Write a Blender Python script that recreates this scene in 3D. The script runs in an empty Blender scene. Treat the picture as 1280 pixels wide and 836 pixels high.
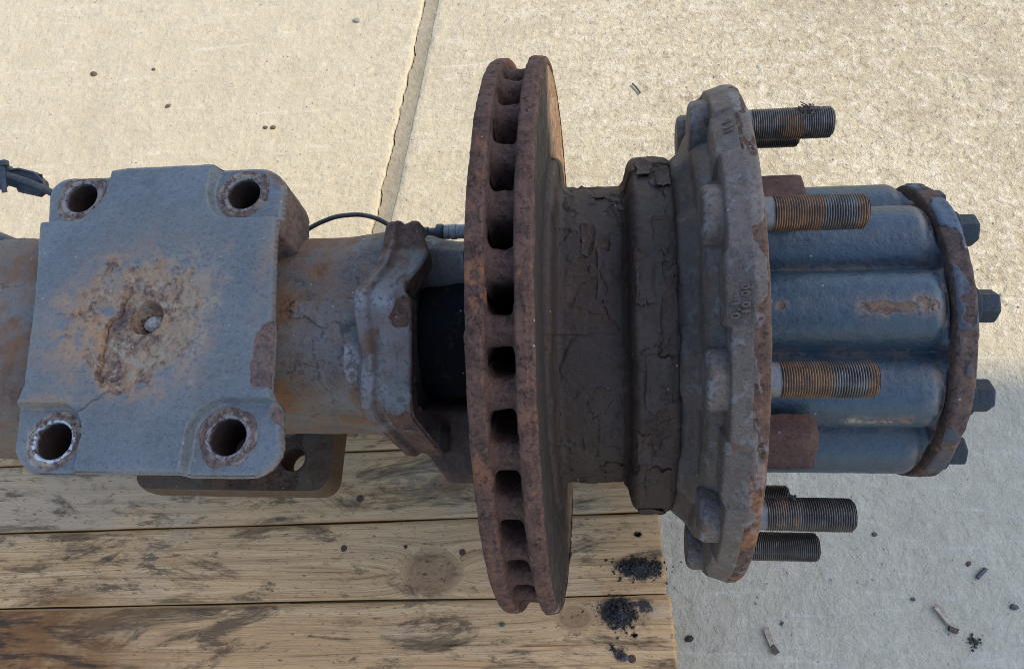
import bpy, math, random
import numpy as np
from mathutils import Matrix, Vector
random.seed(7); RNG = np.random.default_rng(7)
S = bpy.context.scene
COL = S.collection
R_ = math.radians
TAU = R_(22.0)          # the camera looks down, 22 degrees off the vertical
H = 0.3645              # height of the axle's centre line above the ground
PT = 0.144              # top of the pallet

# ------------------------------------------------------------------ camera
cam_d = bpy.data.cameras.new('camera'); cam = bpy.data.objects.new('camera', cam_d); COL.objects.link(cam)
S.camera = cam
def cam_setup():
    f, D, yw, pt, rl, Xc = 986.8, .6586, .1261, -.0018, -.0111, .1
    Ry = np.array([[math.cos(yw), 0, math.sin(yw)], [0, 1, 0], [-math.sin(yw), 0, math.cos(yw)]])
    Rx = np.array([[1, 0, 0], [0, math.cos(pt), -math.sin(pt)], [0, math.sin(pt), math.cos(pt)]])
    Rz = np.array([[math.cos(rl), -math.sin(rl), 0], [math.sin(rl), math.cos(rl), 0], [0, 0, 1]])
    M = np.array([[1, 0, 0], [0, -math.cos(TAU), math.sin(TAU)], [0, -math.sin(TAU), -math.cos(TAU)]])
    W = M @ (Rz @ Rx @ Ry).T
    C = M @ np.array([Xc, 0, -D]) + np.array([0, 0, H])
    r, d, fw = W[:, 0], W[:, 1], W[:, 2]
    cam.matrix_world = Matrix(((r[0], -d[0], -fw[0], C[0]), (r[1], -d[1], -fw[1], C[1]), (r[2], -d[2], -fw[2], C[2]), (0, 0, 0, 1)))
    cam_d.sensor_width = 36; cam_d.lens = f / 1280 * 36
    cam_d.clip_start = .02; cam_d.clip_end = 300
cam_setup()
# ------------------------------------------------------------------ light
SUN_DIR = Vector((.66, .10, .74)).normalized()
w = bpy.data.worlds.new('World'); S.world = w; w.use_nodes = True
nt = w.node_tree; nt.nodes.clear()
sky = nt.nodes.new('ShaderNodeTexSky'); sky.sky_type = 'NISHITA'; sky.sun_disc = False
sky.sun_elevation = math.asin(SUN_DIR.z); sky.sun_rotation = math.atan2(SUN_DIR.x, SUN_DIR.y)
sky.air_density = 1.0; sky.dust_density = 1.1; sky.ozone_density = 1.6
bg = nt.nodes.new('ShaderNodeBackground'); bg.inputs[1].default_value = .15
wo = nt.nodes.new('ShaderNodeOutputWorld'); nt.links.new(sky.outputs[0], bg.inputs[0]); nt.links.new(bg.outputs[0], wo.inputs[0])
sun_d = bpy.data.lights.new('sun', 'SUN'); sun_d.energy = 2.0; sun_d.angle = R_(.5); sun_d.color = (1, .81, .50)
sun = bpy.data.objects.new('sun', sun_d); COL.objects.link(sun)
sun.rotation_euler = SUN_DIR.to_track_quat('Z', 'Y').to_euler()
S.view_settings.view_transform = 'Standard'; S.view_settings.look = 'None'
S.view_settings.exposure = 1.32; S.view_settings.gamma = 1.0; S.view_settings.use_curve_mapping = False
S.render.engine = 'CYCLES'; S.cycles.use_denoising = True; S.cycles.denoising_prefilter = 'NONE'; S.cycles.filter_width = .95
S.cycles.max_bounces = 6; S.cycles.diffuse_bounces = 4; S.cycles.glossy_bounces = 3

# ------------------------------------------------------------------ numpy noise
def _hash(ix, iy, iz, seed):
    h = (ix.astype(np.int64)*374761393 + iy.astype(np.int64)*668265263 + iz.astype(np.int64)*1274126177 + seed*974634777) & 0xffffffff
    h = ((h ^ (h >> 13))*1274126177) & 0xffffffff
    h = ((h ^ (h >> 16))*2246822519) & 0xffffffff
    return ((h ^ (h >> 15)) & 0xffffff)/float(0xffffff)
def vnoise(p, seed=0):
    i = np.floor(p).astype(np.int64); f = p-i; f = f*f*f*(f*(f*6-15)+10)
    o = 0
    for dx in (0, 1):
        wx = f[..., 0] if dx else 1-f[..., 0]
        for dy in (0, 1):
            wy = f[..., 1] if dy else 1-f[..., 1]
            for dz in (0, 1):
                wz = f[..., 2] if dz else 1-f[..., 2]
                o = o+wx*wy*wz*_hash(i[..., 0]+dx, i[..., 1]+dy, i[..., 2]+dz, seed)
    return o
_RM = np.array(Matrix.Rotation(.9, 3, Vector((.36, .48, .8))) @ Matrix.Rotation(.6, 3, 'X'))
def fbm(p, scale, oct=4, seed=0, gain=.5):
    o = 0; a = 1; t = 0; q = (p*scale) @ _RM
    for k in range(oct):
        o = o+a*vnoise(q, seed+k*17); t += a; a *= gain; q = (q @ _RM)*2.03+11.3
    return o/t
def worley(p, seed=0):
    i = np.floor(p).astype(np.int64); f = p-i
    F1 = np.full(p.shape[:-1], 9.); F2 = F1.copy(); ID = np.zeros(p.shape[:-1])
    for dx in (-1, 0, 1):
        for dy in (-1, 0, 1):
            for dz in (-1, 0, 1):
                a, b, c = i[..., 0]+dx, i[..., 1]+dy, i[..., 2]+dz
                h1 = _hash(a, b, c, seed); h2 = _hash(a, b, c, seed+1); h3 = _hash(a, b, c, seed+2)
                d = np.sqrt((dx+h1-f[..., 0])**2+(dy+h2-f[..., 1])**2+(dz+h3-f[..., 2])**2)
                m = d < F1
                F2 = np.where(m, F1, np.minimum(F2, d)); ID = np.where(m, _hash(a, b, c, seed+5), ID); F1 = np.where(m, d, F1)
    return F1, F2, ID
def sst(a, b, x):
    t = np.clip((x-a)/(b-a), 0, 1); return t*t*(3-2*t)

# ------------------------------------------------------------------ mesh builders
def mesh_grids(name, grids, mat, angle=40):
    """grids: list of (P[n,m,3], wrap_n, wrap_m, attrs dict)"""
    V = []; F = []; A = {}; off = 0; tot = sum(g[0].shape[0]*g[0].shape[1] for g in grids)
    for P, wu, wv, at in grids:
        n, m = P.shape[:2]
        V.append(P.reshape(-1, 3))
        I = np.arange(n*m).reshape(n, m)
        if wu: I = np.concatenate([I, I[:1]], 0)
        if wv: I = np.concatenate([I, I[:, :1]], 1)
        q = np.stack([I[:-1, :-1], I[1:, :-1], I[1:, 1:], I[:-1, 1:]], -1).reshape(-1, 4)+off
        F.append(q)
        for k, a in (at or {}).items():
            A.setdefault(k, np.zeros(tot, np.float32))[off:off+n*m] = np.broadcast_to(a, (n, m)).reshape(-1)
        off += n*m
    V = np.concatenate(V).astype(np.float32); F = np.concatenate(F).astype(np.int32)
    me = bpy.data.meshes.new(name)
    me.vertices.add(len(V)); me.vertices.foreach_set('co', V.reshape(-1))
    me.loops.add(F.size); me.loops.foreach_set('vertex_index', F.reshape(-1))
    me.polygons.add(len(F)); me.polygons.foreach_set('loop_start', np.arange(0, F.size, 4, dtype=np.int32))
    me.update(calc_edges=True)
    for k, a in A.items():
        at = me.attributes.new(k, 'FLOAT', 'POINT'); at.data.foreach_set('value', a)
    me.polygons.foreach_set('use_smooth', np.ones(len(F), bool))
    if angle: me.set_sharp_from_angle(angle=R_(angle))
    if mat: me.materials.append(mat)
    return me
def mesh_polys(name, V, F, mat, smooth=True, angle=35):
    me = bpy.data.meshes.new(name); me.from_pydata([tuple(v) for v in V], [], F); me.update()
    if smooth:
        me.polygons.foreach_set('use_smooth', np.ones(len(F), bool)); me.set_sharp_from_angle(angle=R_(angle))
    if mat: me.materials.append(mat)
    return me
def link(name, me, parent=None, loc=(0, 0, 0), rot=(0, 0, 0)):
    o = bpy.data.objects.new(name, me); COL.objects.link(o); o.location = loc; o.rotation_euler = rot
    if parent: o.parent = parent
    return o
def thing(o, label, cat, group=None):
    o['label'] = label; o['category'] = cat
    if group: o['group'] = group
    return o
def empty(name, loc, rot=(0, 0, 0)):
    o = bpy.data.objects.new(name, None); COL.objects.link(o); o.location = loc; o.rotation_euler = rot; o.empty_display_size = .05
    return o
def structure(o): o['kind'] = 'structure'; return o
def resample(pts, ds):
    P = np.array(pts, float); L = np.concatenate([[0], np.cumsum(np.hypot(*np.diff(P[:, :2], axis=0).T))])
    n = max(2, int(L[-1]/ds)+1); s = np.linspace(0, L[-1], n)
    return np.stack([np.interp(s, L, P[:, k]) for k in range(P.shape[1])], 1)
def soften(a, n, axis=0):
    for _ in range(n):
        b = np.moveaxis(a, axis, 0); c = b.copy(); c[1:-1] = (b[:-2]+2*b[1:-1]+b[2:])/4; a = np.moveaxis(c, 0, axis)
    return a
def axpos(x, r, phi):
    """point at axial x, radius r, angle phi (0 = towards the camera, + = downwards in the picture)"""
    a = TAU+phi
    x, r, a = np.broadcast_arrays(x, r, a)
    return np.stack([x, -r*np.sin(a), r*np.cos(a)], -1)
def lathe(profile, ds, nphi, phi0=0, phi1=2*np.pi, soft=0):
    pr = resample(profile, ds); pr = soften(pr, soft)
    full = abs(phi1-phi0-2*np.pi) < 1e-6
    ph = np.linspace(phi0, phi1, nphi, endpoint=not full)
    x = pr[:, 0][None].repeat(nphi, 0); r = pr[:, 1][None].repeat(nphi, 0); p = ph[:, None].repeat(len(pr), 1)
    return x, r, p, full
def gnormal(P, wu=True):
    if wu: du = np.roll(P, -1, 0)-np.roll(P, 1, 0)
    else: du = np.gradient(P, axis=0)
    dv = np.gradient(P, axis=1)
    n = np.cross(du, dv); return n/np.maximum(np.linalg.norm(n, axis=-1, keepdims=True), 1e-12)
def outward(P, N):
    c = P.copy(); c[..., 0] = 0
    s = np.sign((N*c).sum(-1).mean()); return N*(s if s else 1)
def tube_grid(path, rad, n=10, ds=None):
    P = np.array(path, float)
    if ds:
        L = np.concatenate([[0], np.cumsum(np.linalg.norm(np.diff(P, axis=0), axis=1))])
        s = np.linspace(0, L[-1], int(L[-1]/ds)+2); P = np.stack([np.interp(s, L, P[:, k]) for k in range(3)], 1); P = soften(P, 6)
    T = np.gradient(P, axis=0); T /= np.linalg.norm(T, axis=1, keepdims=True)
    up = np.array([.13, .31, .94]); A = np.cross(T, up); A /= np.linalg.norm(A, axis=1, keepdims=True); B = np.cross(T, A)
    t = np.linspace(0, 2*np.pi, n, endpoint=False)
    r = np.broadcast_to(rad, (len(P),))
    G = P[:, None]+r[:, None, None]*(np.cos(t)[None, :, None]*A[:, None]+np.sin(t)[None, :, None]*B[:, None])
    c0 = np.repeat(P[:1, None], n, 1); c1 = np.repeat(P[-1:, None], n, 1)
    return np.concatenate([c0, G, c1], 0)
def bevel_box(sx, sy, sz, b=.003, jit=0, seed=0):
    """box centred on the origin with bevelled edges; verts, faces"""
    import bmesh
    bm = bmesh.new(); bmesh.ops.create_cube(bm, size=1); bmesh.ops.scale(bm, vec=(sx, sy, sz), verts=bm.verts)
    if b: bmesh.ops.bevel(bm, geom=list(bm.edges), offset=b, segments=2, profile=.5, affect='EDGES')
    rr = random.Random(seed)
    V = [tuple(c+rr.uniform(-jit, jit) for c in v.co) for v in bm.verts]; bm.verts.index_update()
    F = [[v.index for v in f.verts] for f in bm.faces]; bm.free()
    return V, F

# ------------------------------------------------------------------ materials
class NB:
    def __init__(s, name):
        s.m = bpy.data.materials.new(name); s.m.use_nodes = True; s.t = s.m.node_tree; s.t.nodes.clear()
        s.out = s.t.nodes.new('ShaderNodeOutputMaterial'); s.b = s.t.nodes.new('ShaderNodeBsdfPrincipled')
        s.t.links.new(s.b.outputs[0], s.out.inputs[0])
        s.tc = s.t.nodes.new('ShaderNodeTexCoord'); s.co = s.tc.outputs['Object']
    def L(s, a, b): s.t.links.new(a, b)
    def setin(s, sock, v):
        if isinstance(v, (int, float)): sock.default_value = v
        elif isinstance(v, (tuple, list)): sock.default_value = (*v, 1) if len(v) == 3 and sock.type == 'RGBA' else v
        else: s.L(v, sock)
    def noise(s, scale, detail=4, rough=.55, dist=0, co=None, out='Fac'):
        n = s.t.nodes.new('ShaderNodeTexNoise'); n.inputs['Scale'].default_value = scale; n.inputs['Detail'].default_value = detail
        n.inputs['Roughness'].default_value = rough; n.inputs['Distortion'].default_value = dist
        s.L(co or s.co, n.inputs['Vector']); return n.outputs[out]
    def voro(s, scale, feat='F1', co=None, rnd=1, out='Distance'):
        n = s.t.nodes.new('ShaderNodeTexVoronoi'); n.feature = feat; n.inputs['Scale'].default_value = scale; n.inputs['Randomness'].default_value = rnd
        s.L(co or s.co, n.inputs['Vector']); return n.outputs[out]
    def mapping(s, scale=(1, 1, 1), co=None, rot=(0, 0, 0)):
        n = s.t.nodes.new('ShaderNodeMapping'); n.inputs['Scale'].default_value = scale; n.inputs['Rotation'].default_value = rot
        s.L(co or s.co, n.inputs['Vector']); return n.outputs[0]
    def attr(s, name, out='Fac'):
        n = s.t.nodes.new('ShaderNodeAttribute'); n.attribute_name = name; return n.outputs[out]
    def math(s, op, a, b=0, c=None, clamp=False):
        n = s.t.nodes.new('ShaderNodeMath'); n.operation = op; n.use_clamp = clamp
        s.setin(n.inputs[0], a); s.setin(n.inputs[1], b)
        if c is not None: s.setin(n.inputs[2], c)
        return n.outputs[0]
    def ss(s, v, a, b, lo=0, hi=1):
        n = s.t.nodes.new('ShaderNodeMapRange'); n.interpolation_type = 'SMOOTHSTEP'
        s.setin(n.inputs[0], v); n.inputs[1].default_value = a; n.inputs[2].default_value = b; n.inputs[3].default_value = lo; n.inputs[4].default_value = hi
        return n.outputs[0]
    def mix(s, f, a, b, blend='MIX'):
        n = s.t.nodes.new('ShaderNodeMix'); n.data_type = 'RGBA'; n.blend_type = blend
        s.setin(n.inputs[0], f); s.setin(n.inputs[6], a); s.setin(n.inputs[7], b); return n.outputs[2]
    def bump(s, h, strength, dist, prev=None):
        n = s.t.nodes.new('ShaderNodeBump'); n.inputs['Strength'].default_value = strength; n.inputs['Distance'].default_value = dist
        s.L(h, n.inputs['Height'])
        if prev: s.L(prev, n.inputs['Normal'])
        return n.outputs[0]
    def fin(s, col, rough, nrm=None, metal=0, spec=.5):
        s.setin(s.b.inputs['Base Color'], col); s.setin(s.b.inputs['Roughness'], rough); s.setin(s.b.inputs['Metallic'], metal)
        s.setin(s.b.inputs['Specular IOR Level'], spec)
        if nrm: s.L(nrm, s.b.inputs['Normal'])
        return s.m

def metal(name, paint, paint2, rustA, rustB, orange=(.30, .13, .04), bias=0, rough=(.5, .85), rustk=.7, spots=0., grime_shade=(.02, .017, .015),
          grimek=.35, pale=(.42, .43, .43), spec=.2, bumpk=1.2, fine=700, orangek=.0, coat=None):
    b = NB(name)
    nL = b.noise(14, 3, .5); nM = b.noise(75, 5, .62); nF = b.noise(fine, 4, .65); nS = b.noise(260, 5, .7)
    paintc = b.mix(b.ss(nL, .35, .65), paint, paint2)
    paintc = b.mix(b.ss(nM, .45, .75, 0, grimek), paintc, grime_shade); paintc = b.mix(b.ss(nS, .50, .36, 0, .45), paintc, tuple(g*.6 for g in grime_shade))
    paintc = b.mix(b.ss(nF, .42, .72, 0, .40), paintc, tuple(min(1, c*1.5) for c in paint2))
    rustc = b.mix(b.ss(nM, .35, .65), rustA, rustB)
    rustc = b.mix(b.ss(nS, .52, .36, 0, .75), rustc, tuple(c*.4 for c in rustA)); rustc = b.mix(b.ss(nF, .52, .70, 0, .5), rustc, tuple(c*1.6 for c in rustB))
    rustc = b.mix(b.math('MULTIPLY', b.ss(nS, .55, .68), b.ss(b.noise(40, 3), .45, .7, 0, 1.0)), rustc, tuple(o*.75 for o in orange)) if orangek else rustc
    ra = b.math('ADD', b.attr('rust'), bias)
    rf = b.math('ADD', ra, b.math('MULTIPLY', b.math('SUBTRACT', nM, .5), rustk)); rf = b.math('ADD', rf, b.math('MULTIPLY', b.math('SUBTRACT', nS, .5), .45*rustk))
    halo = b.ss(rf, .25, .5, 0, .55); rf = b.ss(rf, .43, .57)
    if spots:
        sp = b.ss(b.noise(190, 3, .7, 0, b.mapping((.55, 1, 1))), .74-spots*.12, .77-spots*.12); rf = b.math('MAXIMUM', rf, sp)
    paintc = b.mix(halo, paintc, tuple(o*.6 for o in orange)); col = b.mix(rf, paintc, rustc)
    st = b.math('MULTIPLY', b.attr('stain'), b.ss(b.math('ADD', nM, b.math('MULTIPLY', b.math('SUBTRACT', nS, .5), .7)), .28, .62))
    col = b.mix(b.math('MULTIPLY', st, .8), col, orange)
    pl = b.math('MULTIPLY', b.attr('pale'), b.ss(b.math('ADD', nS, b.math('MULTIPLY', b.math('SUBTRACT', nM, .5), .8)), .42, .56))
    col = b.mix(pl, col, pale)
    v = b.voro(95); col = b.mix(b.math('MULTIPLY', b.ss(v, .085, .05), b.ss(b.noise(33, 2), .50, .58, 0, .75)), col, (.34, .32, .29))
    dk = b.attr('dark'); col = b.mix(dk, col, grime_shade)  # dark mixes in crack dirt and painted recess shade alike
    rg = b.mix(rf, (rough[0],)*3, (rough[1],)*3); rg = b.mix(b.ss(nS, .3, .7, 0, .35), rg, (.95,)*3)
    n1 = b.bump(nF, .35*bumpk, .0006); n2 = b.bump(nM, .5*bumpk, .0025, n1); n3 = b.bump(nS, .5*bumpk, .0009, n2)
    n4 = b.bump(b.math('SUBTRACT', 1., rf), .75, .0007, n3)
    return b.fin(col, rg, n4, 0, spec)

M = {}
M['seat'] = metal('grey_paint', (.093, .101, .099), (.120, .128, .126), (.082, .050, .042), (.15, .095, .072), (.29, .165, .080), grime_shade=(.055, .062, .070), pale=(.25, .225, .165), rough=(.33, .85), grimek=.55, bias=-.06, spec=.5, bumpk=1.4)
M['tube'] = metal('worn_grey_paint', (.105, .092, .078), (.145, .136, .124), (.075, .044, .032), (.13, .078, .052), (.24, .125, .06), bias=.02, rough=(.5, .85), grime_shade=(.045, .038, .032), grimek=.6)
M['bracket'] = metal('bracket_paint', (.125, .106, .088), (.165, .152, .140), (.065, .037, .028), (.105, .06, .043), (.2, .095, .042), bias=.12, rough=(.5, .85), grime_shade=(.055, .045, .036), grimek=.7, pale=(.30, .32, .33))
M['spindle'] = metal('spindle_shade_grease', (.006, .006, .007), (.009, .010, .011), (.012, .009, .007), (.016, .011, .009), bias=.0, rough=(.85, .95), grime_shade=(.004, .004, .004), spec=.08)  # near-black grease colour also carries the cavity's shade
M['disc'] = metal('disc_rust', (.088, .064, .054), (.105, .082, .072), (.062, .034, .025), (.108, .058, .041), (.30, .11, .035), bias=.40, rough=(.6, .85), orangek=1, rustk=.8, bumpk=1.3, pale=(.2, .2, .2))
M['face'] = metal('friction_face', (.26, .178, .12), (.32, .225, .15), (.17, .105, .07), (.22, .14, .09), (.33, .18, .09), bias=.2, rough=(.6, .8), bumpk=.5)
M['hub'] = metal('black_scale', (.047, .031, .0235), (.061, .043, .033), (.052, .031, .022), (.072, .044, .030), (.09, .05, .035), bias=.15, rough=(.5, .75), grime_shade=(.022, .018, .016), bumpk=1.2)
M['flange'] = metal('flange_paint', (.112, .082, .062), (.142, .108, .085), (.070, .041, .029), (.12, .066, .042), (.30, .12, .05), rough=(.52, .85), grime_shade=(.066, .049, .038), grimek=.6, pale=(.22, .22, .22))
M['cover'] = metal('blue_paint', (.021, .037, .051), (.027, .047, .062), (.075, .036, .026), (.12, .065, .045), (.19, .12, .07), rough=(.27, .8), spots=.32, grime_shade=(.016, .023, .032), grimek=.5, pale=(.26, .23, .18), bumpk=.8, spec=.5)
M['endplate'] = metal('end_plate', (.035, .045, .058), (.05, .060, .072), (.065, .042, .035), (.105, .068, .052), (.22, .12, .06), bias=.3, rough=(.45, .85), pale=(.07, .105, .145), grime_shade=(.04, .038, .036))
M['bolt'] = metal('bolt_paint', (.020, .026, .033), (.027, .034, .042), (.09, .05, .04), (.13, .08, .05), bias=-.15, rough=(.4, .8))
M['bore'] = metal('bore_rust', (.075, .06, .052), (.10, .085, .078), (.07, .042, .033), (.11, .07, .052), (.2, .1, .05), rough=(.45, .8), grime_shade=(.012, .008, .006), pale=(.40, .43, .45), bias=.1)
M['lug'] = metal('lug_rust', (.07, .05, .043), (.09, .07, .06), (.07, .038, .03), (.10, .055, .042), (.25, .11, .05), bias=.55, rough=(.5, .85))
M['plate'] = metal('lower_plate_rust', (.075, .058, .040), (.10, .08, .056), (.06, .034, .025), (.09, .053, .035), (.18, .10, .045), bias=.2, rough=(.6, .85))
def mat_stud():
    b = NB('stud_steel')
    n1 = b.noise(120, 4, .6); n2 = b.noise(500, 3, .7)
    steel = b.mix(b.ss(n1, .35, .7), (.095, .080, .068), (.165, .145, .125))
    rust = b.mix(b.ss(n1, .35, .65), (.11, .058, .030), (.21, .105, .045))
    rf = b.ss(b.math('ADD', b.attr('rust'), b.math('MULTIPLY', b.math('SUBTRACT', n1, .5), .9)), .42, .62)
    col = b.mix(rf, steel, rust)
    col = b.mix(b.attr('pale'), col, (.17, .17, .165))
    col = b.mix(b.attr('dark'), col, (.02, .018, .016))
    col = b.mix(b.ss(n2, .62, .72, 0, .5), col, (.3, .27, .23))
    rg = b.mix(rf, (.42,)*3, (.8,)*3)
    return b.fin(col, rg, b.bump(n2, .3, .0004), b.math('MULTIPLY', b.math('SUBTRACT', 1., rf), .45))
M['stud'] = mat_stud()
def plastic(name, c, r=.5):
    b = NB(name); n = b.noise(300, 4); col = b.mix(b.ss(n, .35, .7), c, tuple(x*1.7+.004 for x in c)); col = b.mix(b.ss(b.noise(60, 4), .5, .75, 0, .4), col, (.13, .115, .095))
    return b.fin(col, r, b.bump(n, .2, .0004))
M['plastic'] = plastic('black_plastic', (.028, .03, .032), .45)
M['rubber'] = plastic('cable_rubber', (.03, .03, .03), .6)
M['zinc'] = metal('dull_zinc', (.30, .29, .27), (.36, .35, .33), (.12, .07, .04), (.2, .12, .07), rough=(.4, .8))
def mat_dirt(name, a, c):
    b = NB(name); n = b.noise(350, 5, .7); return b.fin(b.mix(b.ss(n, .35, .65), a, c), .9, b.bump(n, .6, .001))
M['dirt'] = mat_dirt('greasy_dirt', (.014, .012, .011), (.04, .034, .03))
M['soil'] = mat_dirt('dry_soil', (.035, .025, .018), (.10, .075, .055))
M['stone'] = mat_dirt('grit_stone', (.16, .15, .13), (.34, .32, .28))
M['pebble'] = mat_dirt('dark_pebble', (.045, .045, .048), (.10, .10, .10))
M['bark'] = mat_dirt('bark', (.05, .035, .025), (.13, .09, .065))
M['chip'] = mat_dirt('split_wood', (.28, .21, .15), (.45, .36, .27))

def mat_concrete(name, tint=1.0):
    b = NB(name)
    nA = b.noise(2.2, 4, .55); nB = b.noise(14, 6, .66); nC = b.noise(95, 5, .70, .3); nD = b.noise(420, 3, .7); nE = b.noise(38, 4, .65)
    t = lambda *c: tuple(x*tint for x in c)
    c = b.mix(b.ss(nA, .32, .68), t(.385, .335, .232), t(.455, .40, .285))
    c = b.mix(b.ss(nB, .40, .68, 0, .8), c, t(.34, .285, .19))
    c = b.mix(b.ss(nE, .50, .70, 0, .55), c, t(.56, .515, .42))
    c = b.mix(b.ss(nC, .52, .66, 0, .6), c, t(.62, .575, .48))
    c = b.mix(b.ss(nC, .47, .33, 0, .75), c, t(.20, .16, .10))
    c = b.mix(b.ss(nD, .58, .72, 0, .4), c, t(.66, .63, .56))
    v = b.voro(150); c = b.mix(b.math('MULTIPLY', b.ss(v, .20, .08), b.ss(nE, .42, .6)), c, (.17, .145, .11))
    c = b.mix(b.ss(b.noise(6, 6, .78), .58, .72, 0, .6), c, (.21, .175, .13)); c = b.mix(b.ss(b.noise(3.2, 6, .7, .6), .50, .62, 0, .30), c, (.26, .215, .15))
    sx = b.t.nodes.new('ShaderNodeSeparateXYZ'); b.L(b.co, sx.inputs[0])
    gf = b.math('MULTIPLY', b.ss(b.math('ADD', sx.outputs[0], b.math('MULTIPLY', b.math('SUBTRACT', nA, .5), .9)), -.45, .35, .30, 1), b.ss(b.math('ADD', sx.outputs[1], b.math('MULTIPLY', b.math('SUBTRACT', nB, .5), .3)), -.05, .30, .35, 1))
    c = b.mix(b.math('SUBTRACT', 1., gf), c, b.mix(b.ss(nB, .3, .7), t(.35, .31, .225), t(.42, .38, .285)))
    strk = b.noise(1, 5, .7, .5, b.mapping((7, 60, 1), b.co, (0, 0, R_(-18)))); c = b.mix(b.ss(strk, .55, .72, 0, .35), c, t(.58, .55, .48)); c = b.mix(b.ss(strk, .42, .28, 0, .4), c, t(.27, .235, .18))
    h = b.math('MULTIPLY', b.math('ADD', b.math('MULTIPLY', nC, 1.0), b.math('MULTIPLY', nD, .3)), gf)
    n1 = b.bump(h, .85, .0062); n2 = b.bump(nE, .5, .007, n1); n3 = b.bump(nB, .4, .014, n2)
    return b.fin(c, b.ss(nC, .3, .7, .75, .95), n3, 0, .35)
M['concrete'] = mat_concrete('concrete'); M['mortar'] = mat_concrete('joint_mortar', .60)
def mat_wood():
    b = NB('pallet_wood')
    g = b.attr('grain', 'Vector')            # x along, y across following the fibres (metres), z board number
    m1 = b.mapping((9, 420, 3), g); m2 = b.mapping((26, 1500, 3), g); m3 = b.mapping((3.5, 120, 3), g)
    a = b.noise(1, 5, .66, .5, m1); a2 = b.noise(1, 4, .7, 0, m2); a3 = b.noise(1, 3, .5, .4, m3)
    obj = b.co
    c = b.mix(b.ss(a3, .3, .7), (.55, .315, .138), (.68, .425, .205))
    c = b.mix(b.ss(a, .48, .70, 0, .75), c, (.24, .135, .06))
    c = b.mix(b.ss(a2, .52, .72, 0, .55), c, (.13, .08, .04))
    # weathered grey blotches, saw marks that cross the grain, ground-in dirt
    big = b.noise(13, 6, .70, .6, b.mapping((.6, 1, 1), obj))
    sw = b.noise(1, 6, .72, .4, b.mapping((30, 105, 1), obj, (0, 0, R_(38))))
    gz = b.math('ADD', b.attr('grey'), b.math('MULTIPLY', b.math('SUBTRACT', big, .5), 2.6))
    c = b.mix(b.ss(gz, .25, .95, 0, .60), c, (.43, .34, .24))
    c = b.mix(b.math('MULTIPLY', b.ss(sw, .50, .62), b.ss(b.noise(10, 5, .65), .44, .60, 0, .85)), c, (.12, .080, .047))
    dk = b.noise(1, 6, .75, .8, b.mapping((6.5, 21, 1), obj, (0, 0, R_(8)))); c = b.mix(b.ss(dk, .52, .64, 0, .8), c, (.075, .050, .029))
    spk = b.ss(b.noise(1, 5, .75, 0, b.mapping((110, 330, 1), obj, (0, 0, R_(28)))), .57, .68, 0, .85); c = b.mix(spk, c, (.065, .046, .03))
    c = b.mix(b.math('MULTIPLY', b.attr('amber'), b.ss(b.noise(24, 5, .7), .25, .6, .45, .95)), c, (.20, .082, .022))
    c = b.mix(b.math('MULTIPLY', b.attr('amber'), b.ss(b.noise(1, 5, .7, .3, b.mapping((12, 60, 1), obj)), .48, .62, 0, .85)), c, (.035, .024, .018))
    c = b.mix(b.attr('knot'), c, (.20, .10, .05))
    d = b.attr('dirt'); dn = b.noise(170, 5, .7); c = b.mix(b.ss(b.math('ADD', d, b.math('MULTIPLY', b.math('SUBTRACT', dn, .5), 1.3)), .4, .75), c, (.045, .037, .031))
    c = b.mix(b.math('MULTIPLY', b.attr('spot'), .8), c, (.17, .135, .10))
    c = b.mix(b.attr('edge'), c, (.50, .30, .12))
    h = b.math('ADD', b.math('MULTIPLY', a, .8), b.math('MULTIPLY', a2, .5)); h = b.math('ADD', h, b.math('MULTIPLY', sw, .5))
    return b.fin(c, .82, b.bump(h, .55, .0016), 0, .25)
M['wood'] = mat_wood()
def mat_board():
    b = NB('rough_wood'); a = b.noise(1, 4, .6, .3, b.mapping((6, 200, 200))); return b.fin(b.mix(b.ss(a, .35, .7), (.42, .28, .15), (.26, .17, .09)), .85, b.bump(a, .4, .001))
M['board'] = mat_board()
def mat_shade_caster():
    b = NB('shade_caster_sheet'); n = b.noise(4, 4); return b.fin(b.mix(n, (.45, .46, .47), (.55, .56, .57)), .6)
M['shade_caster'] = mat_shade_caster()

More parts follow.
